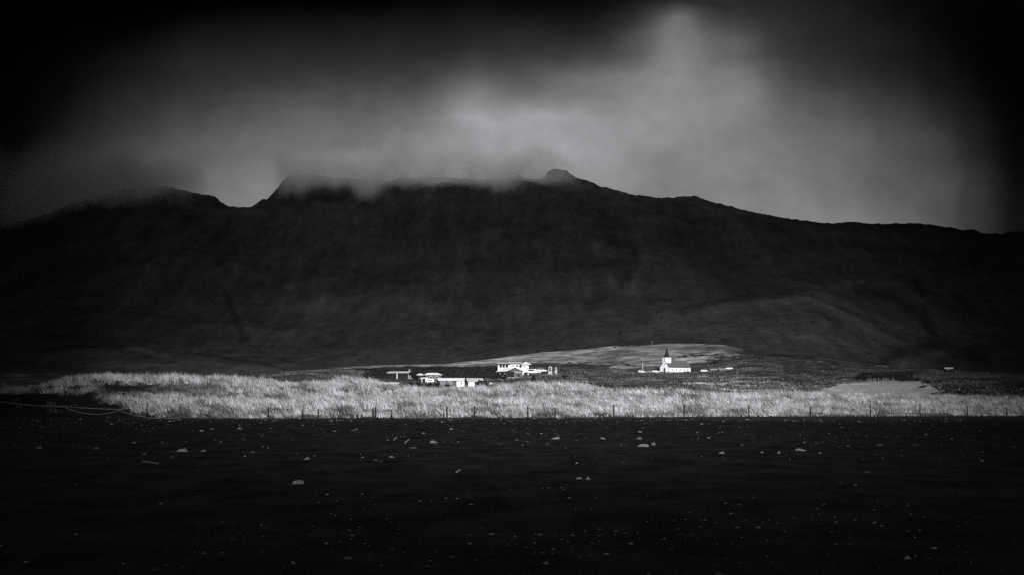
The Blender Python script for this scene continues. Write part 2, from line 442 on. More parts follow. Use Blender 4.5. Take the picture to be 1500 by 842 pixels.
def land_z(x, D):               # scalar lookup on the grid
    px = 750 + F * x / D
    i = np.clip(np.searchsorted(lD, D) - 1, 0, len(lD) - 2); j = np.clip(np.searchsorted(lpx, px) - 1, 0, len(lpx) - 2)
    u = np.clip((D - lD[i]) / (lD[i + 1] - lD[i]), 0, 1); v = np.clip((px - lpx[j]) / (lpx[j + 1] - lpx[j]), 0, 1)
    return (LZ[i, j] * (1 - v) + LZ[i, j + 1] * v) * (1 - u) + (LZ[i + 1, j] * (1 - v) + LZ[i + 1, j + 1] * v) * u
SPX, SPY = to_px(LX, LDD, LZ)

def inpoly(x, y, poly):
    x = np.asarray(x); y = np.asarray(y); c = np.zeros(x.shape, bool); n = len(poly)
    for i in range(n):
        x0, y0 = poly[i]; x1, y1 = poly[(i + 1) % n]
        if y0 == y1: continue
        hit = ((y0 > y) != (y1 > y)) & (x < (x1 - x0) * (y - y0) / (y1 - y0) + x0)
        c ^= hit
    return c
def stroke(x, y, pts, w):
    d = np.full(np.shape(x), 1e9)
    for (x0, y0), (x1, y1) in zip(pts, pts[1:]):
        dx, dy = x1 - x0, y1 - y0
        tt = np.clip(((x - x0) * dx + (y - y0) * dy) / (dx * dx + dy * dy), 0, 1)
        d = np.minimum(d, np.hypot(x - x0 - tt * dx, (y - y0 - tt * dy)))
    return d < w
jx = SPX + (10 + 40 * sstep(1010, 1090, SPX)) * fbm(SPX / 30, SPY / 5, 4, 41); jy = SPY + 2.2 * fbm(SPX / 22, SPY / 8, 4, 43)
tone = 0.05 + 0.03 * fbm(LX / 60, LDD / 40, 4, 51)          # default rough pasture
def setp(poly, v, n=0.25):
    global tone
    m_ = inpoly(jx, jy, poly)
    tone = np.where(m_, v * (1 + n * fbm(LX / 30, LDD / 14, 4, 53)), tone)
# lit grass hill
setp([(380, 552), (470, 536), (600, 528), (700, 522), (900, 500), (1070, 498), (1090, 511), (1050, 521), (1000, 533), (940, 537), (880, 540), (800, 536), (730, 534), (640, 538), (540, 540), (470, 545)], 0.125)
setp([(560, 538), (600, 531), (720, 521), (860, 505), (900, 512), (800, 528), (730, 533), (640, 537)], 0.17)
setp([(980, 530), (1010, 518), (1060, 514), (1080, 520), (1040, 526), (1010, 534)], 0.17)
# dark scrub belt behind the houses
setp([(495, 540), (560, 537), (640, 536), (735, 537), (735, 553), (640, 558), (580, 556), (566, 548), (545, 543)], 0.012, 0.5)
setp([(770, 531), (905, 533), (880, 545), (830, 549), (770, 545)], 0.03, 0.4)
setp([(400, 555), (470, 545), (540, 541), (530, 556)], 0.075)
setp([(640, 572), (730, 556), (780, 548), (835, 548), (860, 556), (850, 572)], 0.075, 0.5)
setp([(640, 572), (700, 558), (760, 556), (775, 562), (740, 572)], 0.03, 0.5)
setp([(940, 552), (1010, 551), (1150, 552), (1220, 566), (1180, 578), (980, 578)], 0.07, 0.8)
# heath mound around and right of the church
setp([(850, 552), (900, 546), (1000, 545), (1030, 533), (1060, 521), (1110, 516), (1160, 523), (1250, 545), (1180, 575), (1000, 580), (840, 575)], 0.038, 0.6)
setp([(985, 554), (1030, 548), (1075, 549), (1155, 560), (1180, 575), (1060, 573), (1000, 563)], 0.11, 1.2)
setp([(860, 568), (930, 545), (1010, 547), (1100, 548), (1140, 562), (1000, 566)], 0.055, 0.8)
# pale field at right, dark ground beyond
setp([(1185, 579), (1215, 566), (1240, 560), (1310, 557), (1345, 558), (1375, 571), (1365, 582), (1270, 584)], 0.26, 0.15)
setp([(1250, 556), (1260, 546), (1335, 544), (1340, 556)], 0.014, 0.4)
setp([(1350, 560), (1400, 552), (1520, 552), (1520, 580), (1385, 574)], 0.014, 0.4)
for pts, w, v in [  # dark hill strokes put the shadow of cuts and ditches into the tone
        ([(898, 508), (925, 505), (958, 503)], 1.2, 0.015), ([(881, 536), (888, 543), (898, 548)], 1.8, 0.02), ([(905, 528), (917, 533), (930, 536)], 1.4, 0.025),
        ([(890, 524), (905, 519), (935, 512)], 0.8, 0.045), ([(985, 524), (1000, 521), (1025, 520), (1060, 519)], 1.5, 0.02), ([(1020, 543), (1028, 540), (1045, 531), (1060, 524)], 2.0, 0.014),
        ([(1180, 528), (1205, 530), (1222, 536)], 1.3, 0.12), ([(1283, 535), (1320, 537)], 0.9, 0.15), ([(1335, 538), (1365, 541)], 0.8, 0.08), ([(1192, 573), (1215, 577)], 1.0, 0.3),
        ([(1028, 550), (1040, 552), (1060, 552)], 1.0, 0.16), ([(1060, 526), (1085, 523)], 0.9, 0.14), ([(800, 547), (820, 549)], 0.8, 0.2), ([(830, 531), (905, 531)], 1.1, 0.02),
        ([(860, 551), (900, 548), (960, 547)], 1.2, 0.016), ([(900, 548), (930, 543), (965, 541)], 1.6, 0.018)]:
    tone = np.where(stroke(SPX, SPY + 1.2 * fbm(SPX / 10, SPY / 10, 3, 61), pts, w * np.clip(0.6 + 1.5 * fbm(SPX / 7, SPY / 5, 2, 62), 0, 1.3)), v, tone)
stk = fbm((SPX - 2 * SPY) / 34, (SPY + 0.06 * SPX) / 2.4, 4, 58)
fld = inpoly(jx, jy, [(1185, 579), (1215, 566), (1240, 560), (1310, 557), (1345, 558), (1375, 571), (1365, 582), (1270, 584)])
tone = tone * np.exp(np.where(fld, 0.25, 1.5) * np.clip(stk, -.6, .6)) * np.exp(np.where(fld, 0.2, 0.9) * fbm(LX / 38, LDD / 60, 4, 60)) * (1 + 0.25 * fbm(SPX / 9, SPY / 5, 3, 59))
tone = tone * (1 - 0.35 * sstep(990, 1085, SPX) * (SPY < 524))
tone = np.maximum(tone * (1 + 0.3 * fbm(LX / 9, LDD / 5, 3, 57)), 0.006)
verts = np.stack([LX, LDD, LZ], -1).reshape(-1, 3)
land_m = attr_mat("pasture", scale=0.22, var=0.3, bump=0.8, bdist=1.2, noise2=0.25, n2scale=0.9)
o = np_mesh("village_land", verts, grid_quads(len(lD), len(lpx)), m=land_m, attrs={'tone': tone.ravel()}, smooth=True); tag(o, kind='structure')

# ------------------------------------------------------------------ mountain
MP = [-800, 0, 100, 200, 300, 400, 500, 600, 700, 800, 900, 1000, 1100, 1200, 1300, 1400, 1500, 2300]
def mrow(v): return list(zip(MP, v))
RIDGE = [(-800, 420), (-200, 370), (0, 332), (60, 318), (130, 290), (180, 278), (240, 272), (280, 283), (300, 287), (312, 288), (320, 296), (330, 302), (345, 304.5), (365, 303.5), (376, 297), (382, 292), (388, 292), (398, 281),
         (408, 268), (414, 262), (425, 257), (470, 258), (520, 262), (570, 266), (620, 260), (700, 264), (745, 263), (760, 258), (768, 264), (790, 264), (797, 262), (803, 252), (812, 249), (830, 250), (836, 256), (846, 261), (856, 263), (880, 273), (930, 287), (975, 289), (1020, 288), (1030, 291), (1050, 298), (1080, 306), (1110, 313),
         (1140, 319), (1200, 326), (1225, 327), (1250, 324.5), (1275, 327), (1370, 329), (1400, 335), (1440, 344), (1470, 348), (1500, 346), (1600, 340), (2300, 420)]
M_ROWS = [
    (1230, mrow([562] * 18)),
    (1450, mrow([545, 543, 538, 536, 540, 543, 545, 540, 536, 531, 526, 521, 520, 524, 535, 540, 544, 548])),
    (1650, mrow([530, 522, 508, 510, 520, 528, 528, 522, 516, 510, 502, 491, 482, 478, 505, 526, 520, 535])),
    (1760, mrow([526, 518, 507, 512, 518, 522, 520, 512, 506, 500, 492, 482, 474, 466, 500, 524, 510, 525])),
    (1900, mrow([515, 505, 492, 498, 508, 514, 508, 500, 492, 484, 470, 455, 440, 428, 470, 492, 488, 510])),
    (2150, mrow([490, 472, 462, 458, 468, 474, 466, 458, 452, 446, 440, 438, 440, 446, 452, 462, 466, 490])),
    (2550, mrow([450, 400, 375, 365, 375, 385, 375, 362, 355, 350, 352, 362, 370, 378, 382, 392, 395, 460])),
    (2850, mrow([435, 352, 315, 300, 318, 322, 296, 290, 287, 285, 298, 312, 330, 342, 342, 350, 352, 430])),
    (3000, RIDGE),
]
mpx = np.concatenate([np.arange(-800, -60, 10), np.arange(-60, 1560, 2.0), np.arange(1560, 2301, 10)])
mD = np.concatenate([np.linspace(1230, 2100, 110), np.linspace(2106, 2990, 170), np.linspace(2994, 3010, 5), np.linspace(3030, 4300, 40)])
rows = np.array([zY(interp(mpx, r[1]), r[0]) for r in M_ROWS]); rD = np.array([r[0] for r in M_ROWS] + [3600, 4300])
rows = np.vstack([rows, rows[-1] - 60, rows[-1] - 320])
MZ = np.array([np.interp(mD, rD, rows[:, i]) for i in range(len(mpx))]).T
MS = smooth1(smooth1(MZ, 13, 0), 21, 1)
k_r = np.exp(-((mD - 3000) / 90.0) ** 2)[:, None]
MZ = MS * (1 - k_r) + MZ * k_r
MPX, MDD = np.meshgrid(mpx, mD)
MX = (MPX - 750) / F * MDD
q = fbm(MX / 500, MDD / 500, 3, 77)
amp = sstep(1300, 2000, MDD) * (1 - 0.8 * k_r)
gul = ridged(MX / 150 + 0.6 * q, MDD / 620 + 0.3 * q, 4, 71, 0.55)      # gullies running down the slope
MZ = MZ + amp * (24 * (gul - 0.35) * sstep(1700, 2600, MDD) + 9 * (ridged(MX / 210 + q, MDD / 260, 3, 93) - .3) * (1 - sstep(2000, 2500, MDD)) + 18 * fbm(MX / 330, MDD / 330, 4, 73) + 3.0 * fbm(MX / 60, MDD / 60, 4, 75))
MZ = MZ + sstep(2300, 2900, MDD) * (1 - k_r) * 7 * ridged(MX / 60, MDD / 160, 4, 79)
MZ = MZ + k_r * 3.2 * fbm(MX / 13, MDD / 60, 4, 81, .6)
mpX, mpY = to_px(MX, MDD, MZ)
# ground cover: rock high up, grass low down, a dark ravine; shade of gullies and folds painted in
gr = 1 - sstep(90, 330, MZ + 60 * fbm(MX / 240, MDD / 240, 4, 83))
tone = 0.028 + 0.040 * gr
tone = tone * np.exp(0.28 * fbm(MX / 130, MDD / 170, 4, 85)) * np.exp(0.4 * fbm(MX / 26, MDD / 300, 4, 86)) * np.exp(0.4 * fbm(MX / 14, MDD / 45, 3, 84))
tone = tone * np.exp(0.7 * (gul - 0.3) * (1 - 0.6 * gr))  # gullies darker, ribs lighter: relief shading put into the tone
mj = mpX + 4 * fbm(mpX / 12, mpY / 12, 3, 87); mjy = mpY + 3 * fbm(mpX / 12, mpY / 12, 3, 88)
def sdist(x, y, pts):
    d = np.full(np.shape(x), 1e9)
    for (x0, y0), (x1, y1) in zip(pts, pts[1:]):
        dx_, dy_ = x1 - x0, y1 - y0
        tt = np.clip(((x - x0) * dx_ + (y - y0) * dy_) / (dx_ * dx_ + dy_ * dy_), 0, 1)
        d = np.minimum(d, np.hypot(x - x0 - tt * dx_, y - y0 - tt * dy_))
    return d
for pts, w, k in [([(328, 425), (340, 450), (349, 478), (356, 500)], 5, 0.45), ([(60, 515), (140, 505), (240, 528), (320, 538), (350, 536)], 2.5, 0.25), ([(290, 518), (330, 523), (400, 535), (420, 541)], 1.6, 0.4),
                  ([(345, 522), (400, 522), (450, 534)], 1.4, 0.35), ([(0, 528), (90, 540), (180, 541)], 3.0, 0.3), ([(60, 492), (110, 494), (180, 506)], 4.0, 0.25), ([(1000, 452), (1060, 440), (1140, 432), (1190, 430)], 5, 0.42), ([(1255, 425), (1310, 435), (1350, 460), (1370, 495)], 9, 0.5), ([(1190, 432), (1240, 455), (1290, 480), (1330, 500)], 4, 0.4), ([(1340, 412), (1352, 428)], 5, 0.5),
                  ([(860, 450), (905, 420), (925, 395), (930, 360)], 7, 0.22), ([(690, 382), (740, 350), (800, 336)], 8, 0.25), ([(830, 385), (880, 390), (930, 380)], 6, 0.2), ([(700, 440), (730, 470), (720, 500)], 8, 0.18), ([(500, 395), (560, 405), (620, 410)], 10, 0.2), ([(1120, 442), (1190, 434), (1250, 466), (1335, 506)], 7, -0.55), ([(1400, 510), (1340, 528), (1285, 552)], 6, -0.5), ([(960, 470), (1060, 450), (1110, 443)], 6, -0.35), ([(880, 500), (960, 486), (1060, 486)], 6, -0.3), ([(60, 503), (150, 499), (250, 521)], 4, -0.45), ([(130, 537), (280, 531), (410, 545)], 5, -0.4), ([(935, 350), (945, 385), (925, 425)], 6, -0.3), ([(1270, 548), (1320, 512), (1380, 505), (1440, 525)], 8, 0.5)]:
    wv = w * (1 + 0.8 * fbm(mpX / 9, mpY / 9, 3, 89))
    tone = tone * (1 - k * np.exp(-(sdist(mj, mjy, pts) / np.maximum(wv, 0.8)) ** 2))  # strokes paint shade lines and bright spur crests of the folds
spk = fbm(MX / 7, MDD / 16, 3, 91)
tone = np.where((spk > 0.40) & (MZ < 120) & (MDD < 2000), tone * 0.4, tone)
verts = np.stack([MX, MDD, MZ], -1).reshape(-1, 3)
mtn_m = attr_mat("mountain_slope", scale=0.035, var=0.2, bump=0.9, bdist=9, noise2=0.3, n2scale=0.16)
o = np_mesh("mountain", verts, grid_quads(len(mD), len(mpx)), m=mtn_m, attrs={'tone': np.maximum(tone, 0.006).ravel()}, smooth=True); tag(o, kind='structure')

# ------------------------------------------------------------------ unseen cloud deck, added as a gobo: dims the sun except over bank and village
DECK_H = 1000.0
MIST_N, MIST_D = 190.0, 0.014
cot = 1 / math.tan(SUN_EL)
# sun transmission wanted on the ground, (distance, [(angle px, T)...])
T_ROWS = [
    (-400, [(-800, .004), (2300, .004)]),
    (8,    [(-800, .004), (300, .01), (700, .03), (1000, .03), (1300, .01), (2300, .004)]),
    (14,   [(-800, .004), (100, .015), (400, .06), (700, .13), (1000, .16), (1250, .08), (1450, .015), (2300, .004)]),
    (20,   [(-800, .004), (100, .03), (400, .12), (700, .24), (1000, .25), (1250, .11), (1450, .02), (2300, .004)]),
    (32,   [(-800, .01), (0, .03), (200, .12), (400, .28), (700, .42), (1000, .42), (1200, .27), (1400, .08), (1550, .02), (2300, .01)]),
    (60,   [(-800, .01), (0, .04), (200, .14), (400, .32), (700, .48), (1000, .48), (1200, .30), (1400, .09), (1550, .02), (2300, .01)]),
    (110,  [(-800, .01), (0, .03), (200, .14), (400, .32), (700, .45), (1000, .42), (1250, .26), (1450, .07), (2300, .01)]),
    (150,  [(-800, .01), (-60, .008), (30, .012), (110, .09), (200, .4), (300, .70), (450, .90), (600, 1.), (1050, 1.), (1200, .85), (1350, .55), (1480, .2), (1600, .06), (2300, .02)]),
    (260,  [(-800, .01), (-60, .008), (30, .012), (110, .12), (200, .5), (300, .75), (450, .90), (600, 1.), (1050, 1.), (1200, .8), (1350, .45), (1480, .12), (1600, .05), (2300, .02)]),
    (450,  [(-800, .02), (0, .04), (200, .15), (400, .5), (540, .9), (650, 1.), (1050, 1.), (1200, .85), (1350, .45), (1450, .12), (1600, .04), (2300, .02)]),
    (900,  [(-800, .02), (0, .04), (200, .15), (400, .4), (560, .85), (700, .95), (1050, .95), (1130, .55), (1250, .4), (1400, .22), (1500, .05), (2300, .02)]),
    (1230, [(-800, .01), (0, .03), (200, .2), (400, .45), (600, .75), (800, .8), (960, .78), (1060, .58), (1110, .4), (1250, .28), (1400, .10), (1500, .02), (2300, .01)]),
    (1550, [(-800, .004), (0, .008), (100, .03), (250, .2), (500, .32), (1000, .30), (1200, .24), (1350, .11), (1450, .025), (1550, .008), (2300, .004)]),
    (2000, [(-800, .004), (0, .006), (100, .01), (250, .075), (500, .19), (1000, .21), (1200, .17), (1350, .08), (1450, .02), (1550, .006), (2300, .004)]),
    (2700, [(-800, .004), (0, .005), (100, .008), (250, .042), (500, .11), (1000, .13), (1200, .10), (1350, .045), (1450, .012), (1550, .005), (2300, .004)]),
    (3350, [(-800, .004), (0, .005), (100, .008), (250, .045), (500, .13), (1000, .13), (1200, .09), (1350, .04), (1450, .012), (1550, .005), (2300, .004)]),
    (3560, [(-800, .003), (0, .003), (100, .004), (250, .026), (400, .13), (500, .20), (700, .32), (1000, .18), (1200, .10), (1350, .04), (1450, .012), (1550, .005), (2300, .004)]),
    (4300, [(-800, .003), (0, .003), (100, .004), (250, .03), (400, .15), (500, .25), (1000, .25), (1200, .15), (1350, .06), (1450, .02), (2300, .004)]),
]
# high ground is lit by rays that cross the deck further on: squeeze those rows towards the middle
T_ROWS = [(d, [(750 + (p - 750) * np.interp(d, [1230, 1550, 2000, 2700, 3350, 3560, 4300], [1, .95, .925, .87, .85, .83, .8]), v) for p, v in r]) for d, r in T_ROWS]
dpx = np.linspace(-800, 2300, 260)
dD = np.concatenate([np.linspace(-400, 0, 6), np.linspace(6, 160, 60), np.linspace(165, 1300, 110), np.linspace(1320, 4300, 90)])
DPX, DDD = np.meshgrid(dpx, dD)
gxs = (DPX - 750) / F * np.maximum(np.abs(DDD), 110)              # ground point under the sun ray
ang = 750 + F * gxs / np.maximum(DDD, 9)
rowsT = np.array([[np.log(interp(ang[i], r[1])) for r in T_ROWS] for i in range(len(dD))])      # (D, rows, px)
rD = np.array([r[0] for r in T_ROWS], float)
kk = np.clip(np.searchsorted(rD, dD) - 1, 0, len(rD) - 2)
ff = np.clip((dD - rD[kk]) / (rD[kk + 1] - rD[kk]), 0, 1)[:, None]
ii = np.arange(len(dD))
TT = rowsT[ii, kk] * (1 - ff) + rowsT[ii, kk + 1] * ff
TT = smooth1(TT, 5, 1)
TT = TT * (1 + 0.16 * fbm(gxs / 160, DDD / 120, 3, 95) * sstep(300, 900, DDD))
tau = -np.minimum(TT, 0)                                         # optical depth
thick = 8 + 3 * tau
dx = gxs + DECK_H * cot * math.sin(SUN_AZ); dy = DDD - DECK_H * cot * math.cos(SUN_AZ)
nr, nc = DPX.shape
bot = np.stack([dx, dy, DECK_H - thick * 0.5 + 0 * dx], -1).reshape(-1, 3)
top = np.stack([dx, dy, DECK_H + thick * 0.5], -1).reshape(-1, 3)
qb = grid_quads(nr, nc); n0 = nr * nc
edge = np.concatenate([np.arange(nc), np.arange(1, nr) * nc + nc - 1, (nr - 1) * nc + np.arange(nc - 2, -1, -1), np.arange(nr - 2, 0, -1) * nc])
e2 = np.roll(edge, -1)
side = np.stack([edge, e2, e2 + n0, edge + n0], 1)
cl_m = bpy.data.materials.new("gobo_cover"); cl_m.use_nodes = True
t = cl_m.node_tree; t.nodes.remove(t.nodes['Principled BSDF'])
at = N(t, 'ShaderNodeAttribute', attribute_name='optical_depth')
Tn = mth(t, 'EXPONENT', mth(t, 'MULTIPLY', at.outputs['Fac'], -0.5))      # crossed twice: lower and upper face
tr = N(t, 'ShaderNodeBsdfTransparent'); df = N(t, 'ShaderNodeBsdfDiffuse')
co = N(t, 'ShaderNodeNewGeometry'); no = N(t, 'ShaderNodeTexNoise'); no.inputs['Scale'].default_value = 0.006; no.inputs['Detail'].default_value = 8
t.links.new(co.outputs['Position'], no.inputs['Vector'])
rp = N(t, 'ShaderNodeValToRGB'); rp.color_ramp.elements[0].color = grey(0.35); rp.color_ramp.elements[1].color = grey(0.7)
t.links.new(no.outputs[0], rp.inputs[0]); t.links.new(rp.outputs[0], df.inputs['Color'])
ms = N(t, 'ShaderNodeMixShader'); t.links.new(Tn, ms.inputs[0]); t.links.new(df.outputs[0], ms.inputs[1]); t.links.new(tr.outputs[0], ms.inputs[2])
t.links.new(ms.outputs[0], t.nodes['Material Output'].inputs['Surface'])
o = np_mesh("cloud_gobo", np.vstack([bot, top]), np.vstack([qb[:, ::-1], qb + n0, side]), m=cl_m, attrs={'optical_depth': np.concatenate([tau.ravel(), tau.ravel()])}, smooth=True)
tag(o, kind='structure')

# ------------------------------------------------------------------ mist sitting on the mountain crest (real volume)
mist = bpy.data.materials.new("crest_mist"); mist.use_nodes = True
t = mist.node_tree; t.nodes.remove(t.nodes['Principled BSDF'])
g = N(t, 'ShaderNodeNewGeometry'); sp = N(t, 'ShaderNodeSeparateXYZ'); t.links.new(g.outputs['Position'], sp.inputs[0])
mp = N(t, 'ShaderNodeMapping'); mp.inputs['Scale'].default_value = (1, 0.6, 0.45)
t.links.new(g.outputs['Position'], mp.inputs[0])
no = N(t, 'ShaderNodeTexNoise'); no.inputs['Scale'].default_value = 0.014; no.inputs['Detail'].default_value = 4; no.inputs['Roughness'].default_value = 0.55
t.links.new(mp.outputs[0], no.inputs['Vector'])
nz_ = mth(t, 'SUBTRACT', no.outputs[0], 0.5)
def ss(v, a, b):
    m_ = N(t, 'ShaderNodeMapRange', interpolation_type='SMOOTHSTEP'); m_.inputs[1].default_value = a; m_.inputs[2].default_value = b
    t.links.new(v, m_.inputs[0]); return m_.outputs[0]
zn = mth(t, 'ADD', sp.outputs[2], mth(t, 'MULTIPLY', nz_, MIST_N))
X_ = sp.outputs[0]
# lower edge: about 455 m over the high crest, a little lower over the left shoulder
zl = mth(t, 'SUBTRACT', mth(t, 'MULTIPLY', ss(X_, -640, -560), 22.0), mth(t, 'MULTIPLY', mth(t, 'SUBTRACT', 1.0, ss(X_, -920, -740)), 55.0))
zz = mth(t, 'SUBTRACT', zn, zl)
low_f = ss(zz, 385, 462)
top_f = mth(t, 'SUBTRACT', 1.0, ss(zn, 462, 520))
left_b = mth(t, 'MULTIPLY', ss(X_, -1120, -780), mth(t, 'SUBTRACT', 1.0, ss(X_, -720, -620)))
right_b = mth(t, 'MULTIPLY', ss(X_, -490, -450), mth(t, 'SUBTRACT', 1.0, ss(X_, 40, 150)))
lat = mth(t, 'ADD', mth(t, 'MULTIPLY', left_b, 0.8), right_b)
den = mth(t, 'MULTIPLY', mth(t, 'MULTIPLY', mth(t, 'MULTIPLY', low_f, top_f), lat), MIST_D)
den = mth(t, 'MULTIPLY', den, mth(t, 'ADD', mth(t, 'MULTIPLY', nz_, 2.2), 1.0, clamp=False))
den = mth(t, 'MAXIMUM', den, 0.0)
pv = N(t, 'ShaderNodeVolumePrincipled'); pv.inputs['Color'].default_value = grey(0.97); pv.inputs['Anisotropy'].default_value = -0.3
t.links.new(den, pv.inputs['Density'])
t.links.new(pv.outputs[0], t.nodes['Material Output'].inputs['Volume'])
mist.cycles.volume_sampling = 'EQUIANGULAR' if False else 'DISTANCE'
o = MB().box(-1150, 200, 2760, 3060, 340, 570).build('mist', mist); tag(o, kind='stuff')

# ------------------------------------------------------------------ marram grass on the bank
def blades(cx, cyv, cz, L, W, lean, leandir, tone, face):
    """tapered 2-segment blades (5 verts, quad + tri)"""
    n = len(cx)
    lx = np.sin(lean) * np.cos(leandir); ly = np.sin(lean) * np.sin(leandir); lz = np.cos(lean)
    wx = np.cos(face) * W * 0.5; wy = np.sin(face) * W * 0.5
    v = np.empty((n, 5, 3), np.float32)
    mx_, my_, mz_ = cx + lx * L * 0.45, cyv + ly * L * 0.45, cz + (lz * 0.55 + 0.0) * L
    v[:, 0] = np.stack([cx - wx, cyv - wy, cz - 0.05], 1); v[:, 1] = np.stack([cx + wx, cyv + wy, cz - 0.05], 1)
    v[:, 2] = np.stack([mx_ + wx * .8, my_ + wy * .8, mz_], 1); v[:, 3] = np.stack([mx_ - wx * .8, my_ - wy * .8, mz_], 1)
    v[:, 4] = np.stack([cx + lx * L * 1.25, cyv + ly * L * 1.25, cz + lz * L * 0.95], 1)
    i = np.arange(n)[:, None] * 5
    quads = i + np.array([[0, 1, 2, 3]]); tris = i + np.array([[3, 2, 4]])
    return v.reshape(-1, 3), quads, tris, np.repeat(tone, 5)
NT = 42000
u = rng.random(NT * 3)
tpx = rng.uniform(-160, 1660, NT * 3)
tD = bank_base(tpx) + 1.0 + (262 - bank_base(tpx)) * rng.random(NT * 3)
tx = (tpx - 750) / F * tD
_, tpy = to_px(tx, tD, dune_z(tpx, tD))
dens = 0.72 + 0.5 * fbm(tx / 5, tD / 5, 3, 101)
foot = tD - bank_base(tpx)
dens = np.where(foot < 7, dens - 0.28 + 0.8 * fbm(tx / 3.5, tD / 3.5, 2, 103), dens)
jn = fbm(tx / 3, tD / 3, 2, 105)
blow = (tpx < 146 + 9 * jn + 2.4 * np.maximum(tpy - 583 + 3 * jn, 0)) & (tpy > interp(tpx, [(-200, 574), (20, 577), (80, 576), (110, 578), (146, 574)]) + 2 * jn)   # bare dark blowout at the left
dens = np.where(blow, dens * 0.006, dens)
lee_shade = sstep(120, 165, tpx) * (1 - sstep(250, 470, tpx)) * sstep(561, 566, tpy + 2 * jn) * (1 - sstep(577, 584, tpy + 2 * jn))      # thinner grass; shade of the hollow behind the front ridge goes into tone
lee_shade2 = 0.7 * sstep(400, 600, tpx) * sstep(2, 6, tpy - interp(tpx, CREST)) * (1 - sstep(582, 592, tpy)) * np.clip(0.5 + 2.6 * fbm(tx / 20, tD / 26, 3, 109), 0, 1)  # shaded streaks between front ridge and crest, put into the grass tone
core = lee_shade * (1 - sstep(185, 260, tpx))
dens = dens * (1 - 0.5 * lee_shade - 0.47 * core)
keep = rng.random(NT * 3) < np.clip(dens, 0, 1)
tpx, tD, tx, foot, lee_shade, lee_shade2 = tpx[keep][:NT], tD[keep][:NT], tx[keep][:NT], foot[keep][:NT], lee_shade[keep][:NT], lee_shade2[keep][:NT]
NB = 9
ttone = 0.41 * np.exp(0.55 * fbm(tx / 10, tD / 10, 3, 111) + 0.45 * rng.normal(0, 1, len(tx)))
green = fbm(tx / 5, tD / 5, 3, 113)
ttone = np.where(green > 0.22, ttone * 0.35, ttone)
ttone = np.where((foot < 9) & (fbm(tx / 4, tD / 4, 3, 115) > 0.05), ttone * 0.45, ttone)
ttone = ttone * (1 - 0.7 * lee_shade - 0.55 * lee_shade2) * (1 - 0.6 * core[keep][:NT]) * (1 - .55 * (1 - sstep(150, 215, tpx)) * sstep(574, 582, to_px(tx, tD, dune_z(tpx, tD))[1]))
bx = np.repeat(tx, NB) + rng.normal(0, 0.26, len(tx) * NB); bD = np.repeat(tD, NB) + rng.normal(0, 0.26, len(tx) * NB)
bz = dune_z(750 + F * bx / bD, bD)
n = len(bx)
L = np.repeat(rng.uniform(0.42, 1.05, len(tx)) * (1 + 0.35 * np.exp(-((tD - CREST_D) / 14) ** 2)), NB) * rng.uniform(0.7, 1.15, n)
L *= np.repeat(np.where(foot < 4, 0.6, 1.0), NB)
lean = np.abs(rng.normal(0.55, 0.25, n)); ldir = np.pi + rng.normal(0.1, 0.8, n)
v, qd, tr_, tn = blades(bx, bD, bz, L, rng.uniform(0.03, 0.065, n), lean, ldir, np.clip(np.repeat(ttone, NB) * rng.uniform(0.6, 1.35, n), 0.03, 0.8), rng.normal(0.2, 0.6, n))
grass_m = attr_mat("marram_grass", scale=1.5, var=0.12, bump=0, translucent=0.3, rough=0.7)
o = np_mesh("grass", v, qd, tr_, m=grass_m, attrs={'tone': tn}); tag(o, kind='stuff')

# heath and pasture tufts on the land behind
NH = 60000
hpx = rng.uniform(300, 1560, NH * 2); hD = 300 + (1000 - 300) * rng.random(NH * 2) ** 0.8
hx = (hpx - 750) / F * hD; hz = land_z(hx, hD)
_, hy = to_px(hx, hD, hz)
pale = inpoly(hpx, hy, [(1185, 579), (1215, 566), (1240, 560), (1310, 557), (1345, 558), (1375, 571), (1365, 582), (1270, 584)])
litg = inpoly(hpx, hy, [(380, 552), (470, 536), (900, 500), (1070, 498), (1050, 524), (1000, 536), (880, 542), (730, 536), (540, 541)])
dk = inpoly(hpx, hy, [(535, 541), (560, 537), (735, 537), (735, 553), (640, 557), (530, 553)]) | inpoly(hpx, hy, [(1250, 556), (1260, 546), (1335, 544), (1340, 556)])
nz = fbm(hx / 9, hD / 9, 3, 121)
keep = (~pale) & (rng.random(NH * 2) < np.where(litg, 0.10 + .5 * sstep(1000, 1080, hpx), 0.45 + 1.3 * nz))
hx, hD, hz, nz, dk = hx[keep][:NH], hD[keep][:NH], hz[keep][:NH], nz[keep][:NH], dk[keep][:NH]
n = len(hx)
ht = np.where(dk, 0.014, np.clip(0.05 * np.exp(2.4 * fbm(hx / 30, hD / 26, 3, 123)) * (1 + 1.0 * nz) + 0.014 * rng.normal(0, 1, n), 0.012, 0.2))
_, hy2 = to_px(hx, hD, hz)
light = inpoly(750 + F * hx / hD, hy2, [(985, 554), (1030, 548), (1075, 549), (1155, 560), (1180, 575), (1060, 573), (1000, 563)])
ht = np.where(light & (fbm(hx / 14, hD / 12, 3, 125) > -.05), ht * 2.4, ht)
ht = np.where((rng.random(n) < 0.015) & ~dk, 0.22, ht)
v, qd, tr_, tn = blades(hx, hD, hz - 0.1, rng.uniform(0.3, 0.8, n) * np.where(dk, 1.6, 1), rng.uniform(0.3, 0.8, n), np.abs(rng.normal(0.5, 0.3, n)), np.pi + rng.normal(0, 1.2, n), ht, rng.normal(0, 0.6, n))
heath_m = attr_mat("heath_plants", scale=1.0, var=0.15, bump=0, translucent=0.15)
o = np_mesh("heath", v, qd, tr_, m=heath_m, attrs={'tone': tn}); tag(o, kind='stuff')

